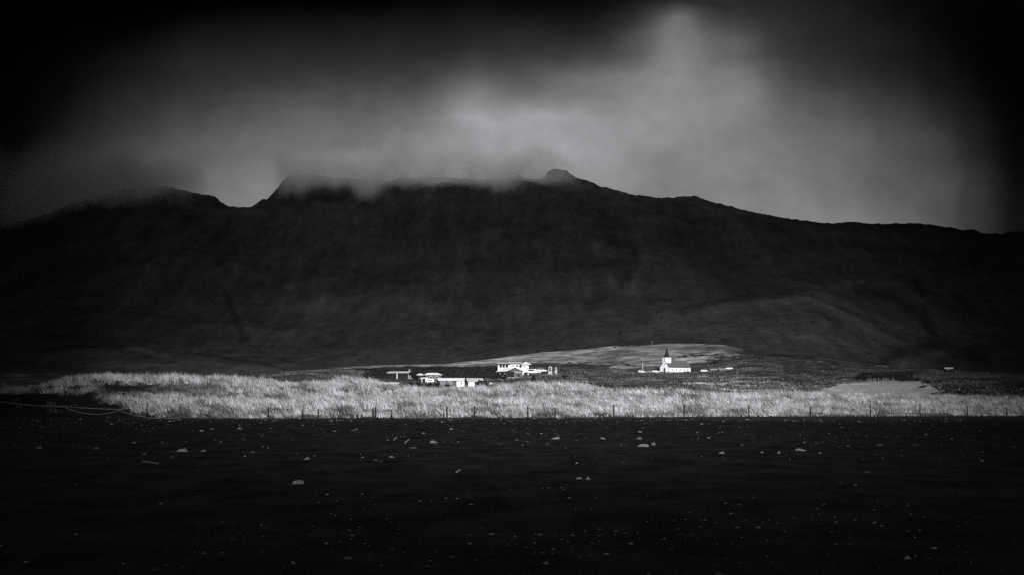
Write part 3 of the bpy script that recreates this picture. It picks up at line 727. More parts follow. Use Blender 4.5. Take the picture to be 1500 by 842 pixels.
# ------------------------------------------------------------------ materials for built things
M = {
    'white_wall': mat("white_painted_wall", 0.75, 0.7, 0.06, 1.2), 'grey_wall': mat("grey_render", 0.11, 0.85, 0.2, 1.5), 'mid_wall': mat("weathered_render", 0.085, 0.85, 0.25, 1.5),
    'dark_wall': mat("dark_boarding", 0.016, 0.85, 0.35, 4, stretch=(6, 6, .4)), 'white_roof': mat("pale_sheet_roof", 0.6, 0.55, 0.16, 1.5, spec=0.3, stretch=(5, .4, 1)),
    'grey_roof': mat("grey_sheet_roof", 0.085, 0.55, 0.15, 2), 'pale_roof': mat("light_grey_roof", 0.36, 0.6, 0.12, 2), 'dark_roof': mat("dark_sheet_roof", 0.02, 0.6, 0.2, 2),
    'glass': mat("window_glass", 0.012, 0.12, 0.2, 2, spec=0.5), 'frame': mat("window_frame", 0.7, 0.6, 0.05, 3), 'dark_frame': mat("dark_frame", 0.03, 0.6, 0.1, 3),
    'door': mat("dark_door", 0.02, 0.6, 0.2, 3), 'concrete': mat("concrete", 0.25, 0.9, 0.2, 2), 'post': mat("weathered_post", 0.012, 0.9, 0.35, 9, 0.3, stretch=(3, 3, .5)),
    'rope': mat("pale_rope", 0.28, 0.9, 0.2, 8), 'car_white': mat("white_car_paint", 0.75, 0.3, 0.03, 2, spec=0.5), 'car_grey': mat("grey_car_paint", 0.25, 0.3, 0.05, 2, spec=0.5), 'car_dark': mat("dark_car_paint", 0.03, 0.3, 0.05, 2, spec=0.5),
    'tyre': mat("tyre_rubber", 0.015, 0.9, 0.1, 5), 'rim': mat("wheel_rim", 0.3, 0.4, 0.1, 5), 'lamp': mat("lamp_glass", 0.5, 0.2, 0.05, 5),
    'leaf_dark': mat("dark_leaves", 0.016, 0.8, 0.4, 1.2), 'leaf_grey': mat("grey_green_leaves", 0.03, 0.8, 0.8, 1.6), 'bark': mat("bark", 0.03, 0.95, 0.3, 4, 0.4), 'driftwood': mat("driftwood", 0.22, 0.9, 0.3, 6, 0.4),
    'stone_pale': mat("pale_stone", 0.26, 0.8, 0.6, 2.2, 0.6), 'stone_mid': mat("grey_stone", 0.11, 0.85, 0.6, 2.2, 0.6), 'stone_dark': mat("black_lava_stone", 0.012, 0.85, 0.4, 9, 0.6),
}

# ------------------------------------------------------------------ building kit (local frame: front is -y, ground at z = 0, walls run 1.5 m into the ground)
def window(parent, x, z, w, h, y, frame='frame', nx=2, face='front', ny=1):
    """window on the front (-y) face or on the right end (+x) face; one part with its pane as sub-part"""
    f = MB(); t_ = 0.09; d = 0.06
    def bx(m_, a0, a1, b0, b1, o0, o1):
        if face == 'front': m_.box(a0, a1, y - o1, y - o0, b0, b1)
        elif face == 'left': m_.box(y - o1, y - o0, a0, a1, b0, b1)
        else: m_.box(y + o0, y + o1, a0, a1, b0, b1)
    bx(f, x - w / 2, x + w / 2, z, z + t_, 0.01, d + .03); bx(f, x - w / 2, x + w / 2, z + h - t_, z + h, 0.01, d)
    bx(f, x - w / 2, x - w / 2 + t_, z + t_ + .002, z + h - t_ - .002, 0.01, d); bx(f, x + w / 2 - t_, x + w / 2, z + t_ + .002, z + h - t_ - .002, 0.01, d)
    for k in range(1, nx):
        xx = x - w / 2 + w * k / nx
        bx(f, xx - .03, xx + .03, z + t_ + .004, z + h - t_ - .004, 0.012, d - .005)
    o_ = f.build('window', M[frame], parent)
    p = MB(); bx(p, x - w / 2 + .03, x + w / 2 - .03, z + .03, z + h - .03, 0.004, 0.022); p.build('pane', M['glass'], o_)
    return o_
def door(parent, x, w, h, y, face='front', m='door'):
    d = MB()
    if face == 'front': d.box(x - w / 2, x + w / 2, y - .05, y - .005, 0, h)
    else: d.box(y + .005, y + .05, x - w / 2, x + w / 2, 0, h)
    o_ = d.build('door', M[m], parent)
    k = MB()
    if face == 'front': k.box(x + w / 2 - .16, x + w / 2 - .1, y - .11, y - .052, h * .47, h * .52)
    else: k.box(y + .052, y + .11, x + w / 2 - .16, x + w / 2 - .1, h * .47, h * .52)
    k.build('handle', M['frame'], o_)
    return o_
def gable_walls(parent, x0, x1, y0, y1, h, rise, axis, m, name='wall'):
    w = MB()
    if axis == 'x':
        ym = (y0 + y1) / 2
        w.poly([(y0, -1.5), (y1, -1.5), (y1, h), (ym, h + rise), (y0, h)], 'x', x0, x1)
    else:
        xm = (x0 + x1) / 2
        w.poly([(x0, -1.5), (x1, -1.5), (x1, h), (xm, h + rise), (x0, h)], 'y', y0, y1)
    return w.build(name, m, parent)
def gable_roof(parent, x0, x1, y0, y1, h, rise, axis, m, over=0.4, th=0.14, name='roof'):
    """two pitched slabs meeting at the ridge; axis = direction of the ridge"""
    if axis == 'x': a0, a1, b0, b1 = y0, y1, x0 - over, x1 + over
    else: a0, a1, b0, b1 = x0, x1, y0 - over, y1 + over
    mid = (a0 + a1) / 2; half = (a1 - a0) / 2; sl = rise / half
    lo = h - sl * over + .02; pk = h + rise + .02
    out = [(a0 - over, lo), (a0 - over, lo + th), (mid, pk + th), (a1 + over, lo + th), (a1 + over, lo), (mid, pk)]
    r_ = MB().poly(out, axis, b0, b1)
    return r_.build(name, m, parent)
def hip_roof(parent, x0, x1, y0, y1, h, rise, m, over=0.4, ridge=0.3, name='roof'):
    x0 -= over; x1 += over; y0 -= over; y1 += over; ym = (y0 + y1) / 2; c = (x0 + x1) / 2; rl = (x1 - x0) * ridge / 2
    z0, z1 = h + .01, h + .15
    vs = [(x0, y0, z0), (x1, y0, z0), (x1, y1, z0), (x0, y1, z0), (x0, y0, z1), (x1, y0, z1), (x1, y1, z1), (x0, y1, z1), (c - rl, ym, z1 + rise), (c + rl, ym, z1 + rise)]
    fs = [(0, 3, 2, 1), (0, 1, 5, 4), (1, 2, 6, 5), (2, 3, 7, 6), (3, 0, 4, 7), (4, 5, 9, 8), (5, 6, 9), (6, 7, 8, 9), (7, 4, 8)]
    return MB().faces(vs, fs).build(name, m, parent)
def chimney(roof, x, y, z0, z1, s=0.5, m='concrete'):
    return MB().box(x - s / 2, x + s / 2, y - s / 2, y + s / 2, z0, z1).build('chimney', M[m], roof)
def face(px, deg):              # rotation so that 'deg' is measured from facing the camera (positive = turned to the right)
    return R(deg) - math.atan((px - 750) / F)

# ---- church
cD = 850.0; s = cD / F
base = P(973.6, 545.3, cD)
th = R(-51) - math.atan((973.6 - 750) / F)
ch = empty('church', base, th)
tag(ch, 'white church with a dark pointed spire on the heath hill', 'church')
W2 = 4.3; Ln = 16.5; eh = 3.45; rr = 3.7
gable_walls(ch, -W2, W2, 0, Ln, eh, rr, 'y', M['white_wall'])
rf = gable_roof(ch, -W2, W2, 0.05, Ln, eh, rr, 'y', M['grey_roof'], over=0.3)
# chancel, lower
tw = empty('tower', (0, 0, 0)); tw.parent = ch
bpy.data.objects.remove(tw)
T2 = 1.8; tz = 8.9
tower = MB().box(-T2, T2, -0.12, 2 * T2, 0.2, tz).build('tower', M['white_wall'], ch)
MB().box(-T2 - .15, T2 + .15, -.27, 2 * T2 + .15, tz + .002, tz + .22).build('cornice', M['frame'], tower)
sp_b = tz + .222; sp_t = 15.4; c_ = T2 - .06
spv = []
for (k, zz) in ((1.04, sp_b), (0.62, sp_b + 0.9), (0.40, sp_b + 2.4), (0.02, sp_t)):
    a = T2 * k
    spv += [(-a, c_ - a, zz), (a, c_ - a, zz), (a, c_ + a, zz), (-a, c_ + a, zz)]
spf = [(3, 2, 1, 0), (12, 13, 14, 15)]
for l in range(3):
    for k in range(4): spf.append((l * 4 + k, l * 4 + (k + 1) % 4, l * 4 + 4 + (k + 1) % 4, l * 4 + 4 + k))
spire = MB().faces(spv, spf).build('spire', M['dark_roof'], ch)
fin = MB().tube([(0, c_, sp_t - .1), (0, c_, sp_t + .9)], .05)
fin.box(-.3, .3, c_ - .04, c_ + .04, sp_t + .5, sp_t + .6); fin.build('cross', M['dark_frame'], spire)
dr = MB().poly([(-.75, 0), (.75, 0), (.75, 2.3), (.4, 2.8), (0, 3.0), (-.4, 2.8), (-.75, 2.3)], 'y', -.17, -.125).build('door', M['door'], ch)
MB().box(.05, .12, -.22, -.172, 1.1, 1.3).build('handle', M['frame'], dr)
def round_win(y, z, r, parent=ch):
    pts = [(r * math.cos(a), z + r * math.sin(a)) for a in np.linspace(0, 2 * math.pi, 14, False)]
    o_ = MB().poly(pts, 'y', y - .06, y - .005).build('window', M['frame'], parent)
    pts = [(r * .8 * math.cos(a), z + r * .8 * math.sin(a)) for a in np.linspace(0, 2 * math.pi, 14, False)]
    MB().poly(pts, 'y', y - .075, y - .062).build('pane', M['glass'], o_)
round_win(-.12, 5.3, .42); round_win(-.12, 8.0, .45)
for k in range(5):
    window(ch, 2.6 + 2.9 * k, 1.0, 0.7, 1.5, W2, 'frame', 2, 'right')
MB().poly([(-.35, 7.4), (.35, 7.4), (.35, 8.1), (0, 8.5), (-.35, 8.1)], 'y', 0, .04).build('louvre', M['pale_roof'], tower).matrix_local = Matrix.Translation((T2 + .01, T2, 0)) @ Matrix.Rotation(R(90), 4, 'Z')

# ---- long low house with pale end wall, left
D_ = 600.0; s = D_ / F
h = empty('house', P(583, 554.5, D_), face(583, -22)); tag(h, 'long low house with dark front windows and a pale right end wall', 'house', 'village houses behind the bank')
gable_walls(h, -4.6, 4.6, 0, 5.2, 2.55, 0.55, 'x', M['dark_wall'])
rf = gable_roof(h, -4.6, 4.6, 0, 5.2, 2.55, 0.55, 'x', M['pale_roof'], 0.45)
chimney(rf, 4.2, 2.6, 3.0, 4.1, .6)
MB().box(4.605, 4.66, 0.05, 5.15, 0, 2.5).build('end_wall', M['white_wall'], h)
for x in (-3.4, -1.6, 0.9, 2.6): window(h, x, 0.8, 1.3, 1.2, 0, 'dark_frame', 2)
MB().box(-0.5, -0.2, -.3, -.02, 0, 2.4).build('post', M['white_wall'], h)
window(h, 2.6, 1.0, 1.0, 1.0, 4.66, 'frame', 1, 'right')

# ---- white-roofed house with an open carport, and its neighbours
D_ = 530.0
h = empty('house', P(634.5, 559, D_), face(634.5, 4)); tag(h, 'two-storey house with two white-framed upper windows under a white roof', 'house', 'village houses behind the bank')
MB().box(-2.95, 2.95, 0, 6, -1.5, 2.6).build('wall', M['mid_wall'], h)
MB().box(-2.9, 0.3, -.35, -.005, 0, 1.2).build('lower_wall', M['white_wall'], h)
hip_roof(h, -2.95, 2.95, 0, 6, 2.6, .75, M['white_roof'], .35, .55)
for x in (-.9, 1.3): window(h, x, 1.35, 1.1, .8, 0, 'frame', 1)
window(h, -1.2, .35, 1.3, .5, -.35, 'frame', 2)
h = empty('shed', P(616, 555.5, D_ + 20), face(616, 6)); tag(h, 'small dark shed with a white roof, left of the two-storey house', 'shed', 'village houses behind the bank')
MB().box(-1.1, 1.2, 0, 4, -1.5, 1.7).build('wall', M['dark_wall'], h)
hip_roof(h, -1.1, 1.2, 0, 4, 1.7, .55, M['white_roof'], .25, .4)
door(h, 0, .8, 1.5, 0)
h = empty('carport', P(622, 560, D_ - 12), face(622, 4)); tag(h, 'open white carport frame beside the two-storey house', 'carport')
for x in (-1.0, 1.1):
    MB().tube([(x, 0, -.8), (x, 0, 1.55)], .12).build('post', M['white_wall'], h); MB().tube([(x, 2.4, -.8), (x, 2.4, 1.55)], .12).build('post', M['white_wall'], h)
MB().poly([(-1.5, 1.3), (-1.2, 1.56), (1.3, 1.56), (1.3, 1.85), (-1.1, 1.85), (-1.6, 1.45)], 'y', -.2, 2.6).build('roof', M['white_wall'], h)
D_ = 455.0
h = empty('house', P(662, 564, D_), face(662, 6)); tag(h, 'low house with a broad white roof and a white garage end', 'house', 'village houses behind the bank')
gable_walls(h, -4.1, 4.1, 0, 6.4, 1.55, .72, 'x', M['mid_wall'])
gable_roof(h, -4.1, 4.1, 0, 6.4, 1.55, .72, 'x', M['white_roof'], .35)
MB().box(1.5, 4.0, -.1, -.005, -.5, 1.4).build('end_wall', M['white_wall'], h)
for x in (-2.9, -.6): window(h, x, .45, 1.3, .8, 0, 'frame', 2)
window(h, 3.0, .5, .7, .6, -.1, 'frame', 1)
D_ = 445.0
h = empty('house', P(697, 565, D_), face(697, 8)); tag(h, 'low house with a light grey roof and small dark windows', 'house', 'village houses behind the bank')
gable_walls(h, -2.4, 2.3, 0, 6, 1.45, .95, 'x', M['mid_wall'])
MB().box(-2.35, -.4, -.1, -.005, -.5, 1.3).build('end_wall', M['white_wall'], h)
gable_roof(h, -2.4, 2.3, 0, 6, 1.45, .95, 'x', M['pale_roof'], .3)
window(h, .2, .5, .8, .6, 0, 'dark_frame', 1); window(h, 1.4, .5, .8, .6, 0, 'dark_frame', 1)
D_ = 385.0
h = empty('shed', P(566, 566, D_), face(566, -12)); tag(h, 'long shed with a flat white roof half hidden by the grass bank', 'shed', 'village houses behind the bank')
MB().box(-3.0, 3.0, 0, 4, -1.5, .75).build('wall', M['white_wall'], h)
gable_roof(h, -3.0, 3.0, 0, 4, .75, .3, 'x', M['white_roof'], .3)
door(h, 1.5, .9, .72, 0)

# ---- the white house and the dark gabled house in front of it
D_ = 620.0
h = empty('house', P(751, 546, D_), face(751, 3)); tag(h, 'large white two-storey house with a strip of dark upper windows', 'house', 'village houses behind the bank')
MB().box(-6.4, -1.2, 0.6, 8, -1.5, 3.85).build('wall', M['white_wall'], h)
MB().box(-1.2, 4.1, 0, 8, -1.5, 4.1).build('wall', M['white_wall'], h)
MB().box(4.1, 6.9, -.8, 8, -1.5, 3.7).build('wall', M['white_wall'], h)
r1 = MB().box(-6.8, -1.25, .1, 8.2, 3.86, 4.1).build('roof', M['dark_roof'], h)
MB().faces([(-6.8, .1, 4.104), (-1.25, .1, 4.104), (-1.25, 8.2, 4.6), (-6.8, 8.2, 4.6), (-1.25, 8.2, 4.104), (-6.8, 8.2, 4.104)], [(0, 1, 2, 3), (1, 4, 2), (0, 3, 5), (3, 2, 4, 5), (0, 5, 4, 1)]).build('roof_deck', M['white_roof'], r1)
r2 = MB().box(-1.6, 4.3, -.4, 8.2, 4.11, 4.32).build('roof', M['dark_roof'], h)
MB().faces([(-1.6, -.4, 4.324), (4.3, -.4, 4.324), (4.3, 8.2, 4.95), (-1.6, 8.2, 4.95), (4.3, 8.2, 4.324), (-1.6, 8.2, 4.324)], [(0, 1, 2, 3), (1, 4, 2), (0, 3, 5), (3, 2, 4, 5), (0, 5, 4, 1)]).build('roof_deck', M['white_roof'], r2)
hip_roof(h, 4.15, 7.6, -.8, 8, 3.72, 1.15, M['white_roof'], .5, .1)
for x in (-5.2, -3.9, -2.5): window(h, x, 2.5, 1.1, 1.1, .6, 'dark_frame', 2)
window(h, 0.3, 2.95, 1.6, .55, 0, 'frame', 2); window(h, 1.9, 2.5, .8, 1.2, 0, 'frame', 1); window(h, 3.3, 2.2, 1.0, 1.6, 0, 'frame', 1)
window(h, 5.0, 2.6, .8, .6, -.8, 'frame', 1)
D_ = 560.0
h = empty('house', P(754, 553.3, D_), face(754, 24)); tag(h, 'dark-sided house with a grey gable and white roof slope below the large white house', 'house', 'village houses behind the bank')
gable_walls(h, -3.4, 3.4, 0, 9.5, 2.75, 1.35, 'y', M['grey_wall'])
gable_roof(h, -3.4, 3.4, 0, 9.5, 2.75, 1.35, 'y', M['white_roof'], .45)
MB().box(-3.46, -3.405, .1, 9.4, -.5, 2.5).build('side_wall', M['dark_wall'], h)
MB().box(-3.3, -.3, -.06, -.005, .4, 2.6).build('front_cladding', M['dark_wall'], h)
MB().box(-3.4, 1.0, -1.4, -.01, -.9, .35).build('porch_step', M['concrete'], h)
MB().box(-.2, 2.9, -.1, -.065 + .06, 2.35, 2.5).build('trim_board', M['frame'], h)
window(h, 1.6, .7, .9, .9, 0, 'dark_frame', 2)
for y, z in ((2.0, 2.0), (4.0, .5), (6.5, 2.1)):
    window(h, y, z - .4, .9, .8, -3.46, 'frame', 1, 'left')
# ---- long dark barn to the right, with vehicles in front
D_ = 645.0
h = empty('barn', P(787.5, 544, D_), face(787.5, -2)); tag(h, 'long black timber barn right of the large white house', 'barn', 'village houses behind the bank')
gable_walls(h, -4.1, 4.1, 0, 7, 2.75, .55, 'x', M['dark_wall'])
gable_roof(h, -4.1, 4.1, 0, 7, 2.75, .55, 'x', M['dark_roof'], .3)
for x in (-2.6, 0, 2.6):
    MB().box(x - 1.0, x + 1.0, -.05, -.006, 0, 2.2).build('door', M['dark_frame'], h)
h = empty('shed', P(806, 543.2, 640), face(806, 10)); tag(h, 'small white garden shed with a dark door, right of the black barn', 'shed')
gable_walls(h, -.8, .8, 0, 1.8, 1.9, .5, 'y', M['pale_roof']); gable_roof(h, -.8, .8, 0, 1.8, 1.9, .5, 'y', M['dark_roof'], .15); door(h, -.1, .8, 1.7, 0)
h = empty('hut', P(814.5, 541.5, 650), face(814.5, 5)); tag(h, 'tiny pale hut beside the white garden shed', 'hut')
gable_walls(h, -.5, .5, 0, 1, 1.1, .3, 'y', M['pale_roof']); gable_roof(h, -.5, .5, 0, 1, 1.1, .3, 'y', M['dark_roof'], .1); door(h, 0, .5, 1.0, 0)
# ---- lone low house far right
h = empty('house', P(1391, 541.5, 900), face(1391, 8)); tag(h, 'lone low dark house with a white roof on the far right slope', 'house')
gable_walls(h, -2.6, 2.6, 0, 6, .9, .7, 'x', M['dark_wall']); gable_roof(h, -2.6, 2.6, 0, 6, .9, .7, 'x', M['white_roof'], .35); door(h, 1, .8, .85, 0); window(h, -1, .25, .9, .5, 0, 'frame', 2)

# ------------------------------------------------------------------ vehicles (side view along local x)
def make_car(name, paint, van=False):
    c = empty(name, (0, 0, 0)); W = .82
    if van:
        out = [(-2.3, .35), (2.3, .35), (2.35, .9), (1.9, 1.15), (1.45, 1.95), (-2.25, 2.0), (-2.35, 1.9)]
        cab = [(-1.2, 1.2), (1.55, 1.2), (1.25, 1.8), (-1.2, 1.8)]
    else:
        out = [(-2.1, .32), (2.1, .32), (2.15, .7), (1.95, .86), (1.0, .98), (.45, 1.45), (-1.2, 1.47), (-1.85, 1.0), (-2.15, .9)]
        cab = [(-1.5, 1.0), (.8, 1.0), (.4, 1.38), (-1.1, 1.38)]
    MB().poly(out, 'y', -W, W).build('body', M[paint], c, bevel=.06)
    MB().poly(cab, 'y', -W - .02, W + .02).build('side_window', M['glass'], c)
    for x in (-1.35, 1.35):
        for y in (-W, W):
            pts = [(x + .32 * math.cos(a), .32 + .32 * math.sin(a)) for a in np.linspace(0, 2 * math.pi, 16, False)]
            w_ = MB().poly(pts, 'y', y - .1 * (1 if y < 0 else 0) - .06, y + .1 * (1 if y > 0 else 0) + .06).build('wheel', M['tyre'], c)
            pts = [(x + .19 * math.cos(a), .32 + .19 * math.sin(a)) for a in np.linspace(0, 2 * math.pi, 12, False)]
            yy = y - .165 if y < 0 else y + .165
            MB().poly(pts, 'y', yy - .004, yy + .004).build('rim', M['rim'], w_)
    for y in (-.6, .6):
        MB().box(2.0, 2.17, y - .15, y + .15, .62, .76).build('headlight', M['lamp'], c)
    return c
def settle(px, py, D):
    p = P(px, py, D); p.z = max(p.z, float(land_z(p.x, D)) - .05); return p
def copy_tree(o, parent=None):
    c = o.copy(); col.objects.link(c)
    if parent is not None: c.parent = parent
    for chd in list(o.children): copy_tree(chd, c)
    return c
protos = {'w': make_car('parked_car', 'car_white'), 'g': make_car('parked_car', 'car_grey'), 'd': make_car('parked_car', 'car_dark'), 'v': make_car('parked_van', 'car_white', True)}
used = set()
for k, px, py, D_, deg, label, cat, grp in [
        ('w', 940, 545.6, 800, 20, 'white car parked at the foot of the flagpole', 'car', 'cars parked by the church'),
        ('g', 952.5, 545.4, 815, 160, 'grey car parked between the flagpole and the church', 'car', 'cars parked by the church'),
        ('w', 961, 545.4, 812, 10, 'white car parked at the left foot of the church', 'car', 'cars parked by the church'),
        ('w', 1031.5, 545.4, 820, 8, 'white car parked alone right of the church', 'car', 'cars parked by the church'),
        ('g', 1045.5, 545, 830, 175, 'grey car in the middle of the cars right of the church', 'car', 'cars parked by the church'),
        ('g', 1057.5, 545.4, 822, 15, 'grey car beside the rightmost white car', 'car', 'cars parked by the church'),
        ('w', 1067.5, 546, 815, 185, 'white car at the right end of the row by the church', 'car', 'cars parked by the church'),
        ('v', 778, 547, 615, 182, 'white van parked in front of the black barn', 'van', 'vehicles by the barn'),
        ('w', 793.5, 544.4, 632, 5, 'white car parked close against the black barn wall', 'car', 'vehicles by the barn'),
        ('d', 708, 564, 420, 25, 'dark car parked between the low houses and the grass', 'car', 'vehicles by the barn')]:
    o = protos[k] if k not in used else copy_tree(protos[k]); used.add(k)
    o.location = settle(px, py, D_); o.rotation_euler = (0, 0, R(deg)); tag(o, label, cat, grp)
t_ = empty('trailer', P(788, 546.9, 612), R(4)); tag(t_, 'low white flatbed trailer behind the white van', 'trailer')
MB().box(-1.1, 1.1, -.7, .7, .45, .85).build('bed', M['car_white'], t_, bevel=.04)
MB().tube([(1.1, 0, .5), (1.8, 0, .5)], .05).build('drawbar', M['dark_frame'], t_)
for y in (-.78, .78):
    pts = [(.0 + .3 * math.cos(a), .3 + .3 * math.sin(a)) for a in np.linspace(0, 2 * math.pi, 14, False)]
    MB().poly(pts, 'y', y - .07, y + .07).build('wheel', M['tyre'], t_)
bd = empty('rowing_boat', P(721.5, 563.5, 420), R(200)); tag(bd, 'small white boat tipped on its side at the edge of the tall grass', 'boat')
bd.rotation_euler = (R(35), R(-14), R(190))
vs = []; nst = 9
for i in range(nst):
    tt = i / (nst - 1); xx = -1.1 + 2.2 * tt; ww = .5 * math.sin(math.pi * (0.12 + .88 * (1 - tt) ** .8)) ** .6 if tt < 1 else .02
    vs += [(xx, -ww, .45), (xx, -ww * .6, .1), (xx, 0, 0), (xx, ww * .6, .1), (xx, ww, .45)]
fs = [(a * 5 + k, a * 5 + k + 1, a * 5 + 6 + k, a * 5 + 5 + k) for a in range(nst - 1) for k in range(4)] + [(0, 1, 2, 3, 4)]
MB().faces(vs, fs).build('hull', M['car_white'], bd); MB().box(-.2, .1, -.42, .42, .36, .41).build('seat', M['driftwood'], bd)

# flagpole
fp = empty('flagpole', P(941.5, 545.2, 825), 0); tag(fp, 'tall thin white flagpole left of the church', 'flagpole')
MB().tube([(0, 0, -.5), (0, 0, 5.6)], .13, 8, .07).build('pole', M['white_wall'], fp); MB().tube([(0, 0, -.3), (0, 0, .35)], .35, 10).build('base', M['concrete'], fp)
sph = MB(); bmesh.ops.create_icosphere(sph.bm, subdivisions=2, radius=.14, matrix=Matrix.Translation((0, 0, 5.7))); sph.build('finial', M['pale_roof'], fp)
# little pole on the ridge
up = empty('utility_pole', P(955, 503.3, 1150), 0); tag(up, 'wooden pole with a crossarm on the hill crest above the church', 'pole')
MB().tube([(0, 0, -1), (0, 0, 2.4)], .12, 8).build('pole', M['driftwood'], up); MB().box(-.7, .7, -.07, .07, 1.9, 2.05).build('crossarm', M['driftwood'], up)

# ------------------------------------------------------------------ trees and shrubs
def leaf_cloud(n, fn, size, seed):
    r = np.random.default_rng(seed)
    c = fn(r, n)
    a = r.normal(size=(n, 3)); a /= np.linalg.norm(a, axis=1)[:, None]
    b = np.cross(a, r.normal(size=(n, 3))); b /= np.linalg.norm(b, axis=1)[:, None]
    sz = size * r.uniform(.6, 1.4, (n, 1))
    v = np.stack([c - a * sz, c + b * sz * .55, c + a * sz, c - b * sz * .55], 1).reshape(-1, 3)
    return v, np.arange(n * 4).reshape(-1, 4)
def cone_fn(h, r0):
    def f(r, n):
        z = h * (1 - np.sqrt(r.random(n))) ; tier = 1 + .25 * np.sin(z / h * 26)
        rad = r0 * (1 - z / h) ** .9 * tier * np.sqrt(r.random(n)) + .03
        a = r.random(n) * 2 * np.pi
        return np.stack([rad * np.cos(a), rad * np.sin(a), z + .12], 1)
    return f
def dome_fn(w, h, lumps, seed):
    rr_ = np.random.default_rng(seed); cs = np.stack([rr_.uniform(-w * .6, w * .6, lumps), rr_.uniform(-w * .4, w * .4, lumps), rr_.uniform(.3 * h, .68 * h, lumps)], 1); rs = rr_.uniform(.25, .42, lumps)
    def f(r, n):
        k = r.integers(0, lumps, n); d = r.normal(size=(n, 3)); d /= np.linalg.norm(d, axis=1)[:, None]
        q_ = cs[k] + d * (r.random(n)[:, None] ** .45) * rs[k][:, None] * np.array([w, w, h * 1.0])
        q_[:, 2] = np.maximum(q_[:, 2], .03); return q_
    return f
def plant(name, loc, kind, w, h, n, leaf, label, cat, group=None, seed=1):
    o_ = empty(name, loc, 0); tag(o_, label, cat, group)
    v, qd = leaf_cloud(n, cone_fn(h, w / 2) if kind == 'cone' else dome_fn(w / 2, h, 9, seed), leaf, seed)
    np_mesh('crown', v, qd, m=M['leaf_grey' if name == 'hedge_tree' else 'leaf_dark'], parent=o_)
    tk = MB().tube([(0, 0, -.6), (0.02, 0, h * .45), (0, 0, h * .85)], max(.06, h * .03), 7, .02)
    if kind != 'cone':
        for k in range(4):
            a = k * 1.57 + seed; tk.tube([(0, 0, h * .15), (w * .2 * math.cos(a), w * .2 * math.sin(a), h * .5)], .05, 5, .02)
    tk.build('trunk', M['bark'], o_)
    return o_
plant('conifer', P(781.5, 561.5, 430), 'cone', 2.7, 2.7, 900, .16, 'dark cone-shaped conifer alone on the grass below the barn', 'tree', seed=3)
for px, py, D_, w, h, label, sd in [
        (541, 555, 590, 3.4, 2.4, 'dark bush left of the long low house', 11), (550, 554, 600, 3.8, 3.2, 'tall dark bush touching the left end of the long low house', 12),
        (559, 553.5, 606, 3.4, 3.2, 'dark bush in front of the left windows of the long low house', 13),
        (604, 554.5, 585, 3.4, 3.4, 'dark tree beside the pale end wall of the long low house', 14), (609, 556, 570, 2.8, 2.6, 'dark bush between the long low house and the white-roofed shed', 15),
        (684, 562, 452, 1.8, 2.0, 'dark bush between the two low houses', 16), (702, 563.5, 430, 1.5, 1.9, 'ragged dark bush in front of the light grey roof', 17),
        (962.5, 545.3, 862, 4.2, 2.8, 'dark bush against the left side of the church', 18), (1003, 546.2, 835, 2.6, 1.1, 'low dark shrub in front of the right half of the church', 19), (1008, 546.3, 836, 2.2, 1.0, 'low dark shrub at the right end of the church wall', 20),
        (979.6, 546, 845, .7, 1.0, 'tiny dark shrub at the corner of the church', 21), (827, 553, 560, 2.6, 1.3, 'low dark shrub on the grass right of the conifer', 22),
        (1258, 555.5, 560, 4.0, 1.8, 'dark shrub at the left end of the picket fence', 23), (1378, 541, 880, 4.0, 1.8, 'dark bush left of the lone house', 24), (1401, 541.5, 880, 4.4, 2.0, 'dark bush right of the lone house', 25),
        (1344, 557, 545, 3.6, 1.2, 'low dark shrub at the corner of the pale field', 26), (1358, 560, 520, 3.2, 1.0, 'flat dark shrub on the right edge of the pale field', 27), (486, 607.5, 150, 1.1, 1.0, 'round dark bush at the foot of the grass bank', 28),
        (601, 563.5, 420, 2.0, 1.3, 'dark bush at the grass edge below the long low house', 51), (613, 565, 430, 2.2, 1.5, 'dark bush at the grass edge below the white carport', 52), (628, 565.5, 440, 2.2, 1.3, 'dark bush at the grass edge below the two-storey house', 53), (641, 566, 430, 1.9, 1.5, 'dark bush at the left corner of the broad white roof', 54),
        (655, 566.5, 425, 2.0, 1.2, 'low bush in front of the broad white roof', 55), (716, 565.5, 425, 2.0, 1.3, 'dark bush just left of the tipped white boat', 56), (731, 563, 440, 2.4, 1.5, 'dark bush at the grass edge right of the tipped white boat', 57),
        (740, 556, 540, 3.0, 1.4, 'low dark bush in front of the dark-sided house', 29), (770, 549.5, 590, 2.4, 1.6, 'dark bush at the right wall of the grey gable', 30)]:
    plant('shrub', settle(px, py, D_) if D_ > 300 else P(px, py, D_), 'dome', w, h, 420, .17 * (w / 3) ** .5 if w > 1.2 else .07, label, 'shrub', 'dark shrubs of the village', sd)
for i, (px, py, w, h) in enumerate([(1272, 552, 4.2, 2.2), (1281, 551.5, 4.2, 2.4), (1290, 551, 4.0, 2.3), (1299, 551.5, 4.2, 2.2), (1308, 551.5, 4.2, 2.6), (1317, 551.5, 4.4, 2.8), (1326, 552, 4.2, 2.8), (1334, 552.5, 3.0, 2.0)]):
    plant('hedge_tree', settle(px, py, 620), 'dome', w * [.7, 1, .55, .8, .6, 1, .9, .7][i], h * [.6, .8, .7, 1.05, .75, 1.25, .9, .7][i], 420, .2, f"dark bushy tree behind the picket fence, {['first', 'second', 'third', 'fourth', 'fifth', 'sixth', 'seventh', 'eighth'][i]} from the left", 'tree', 'trees behind the picket fence', 40 + i)
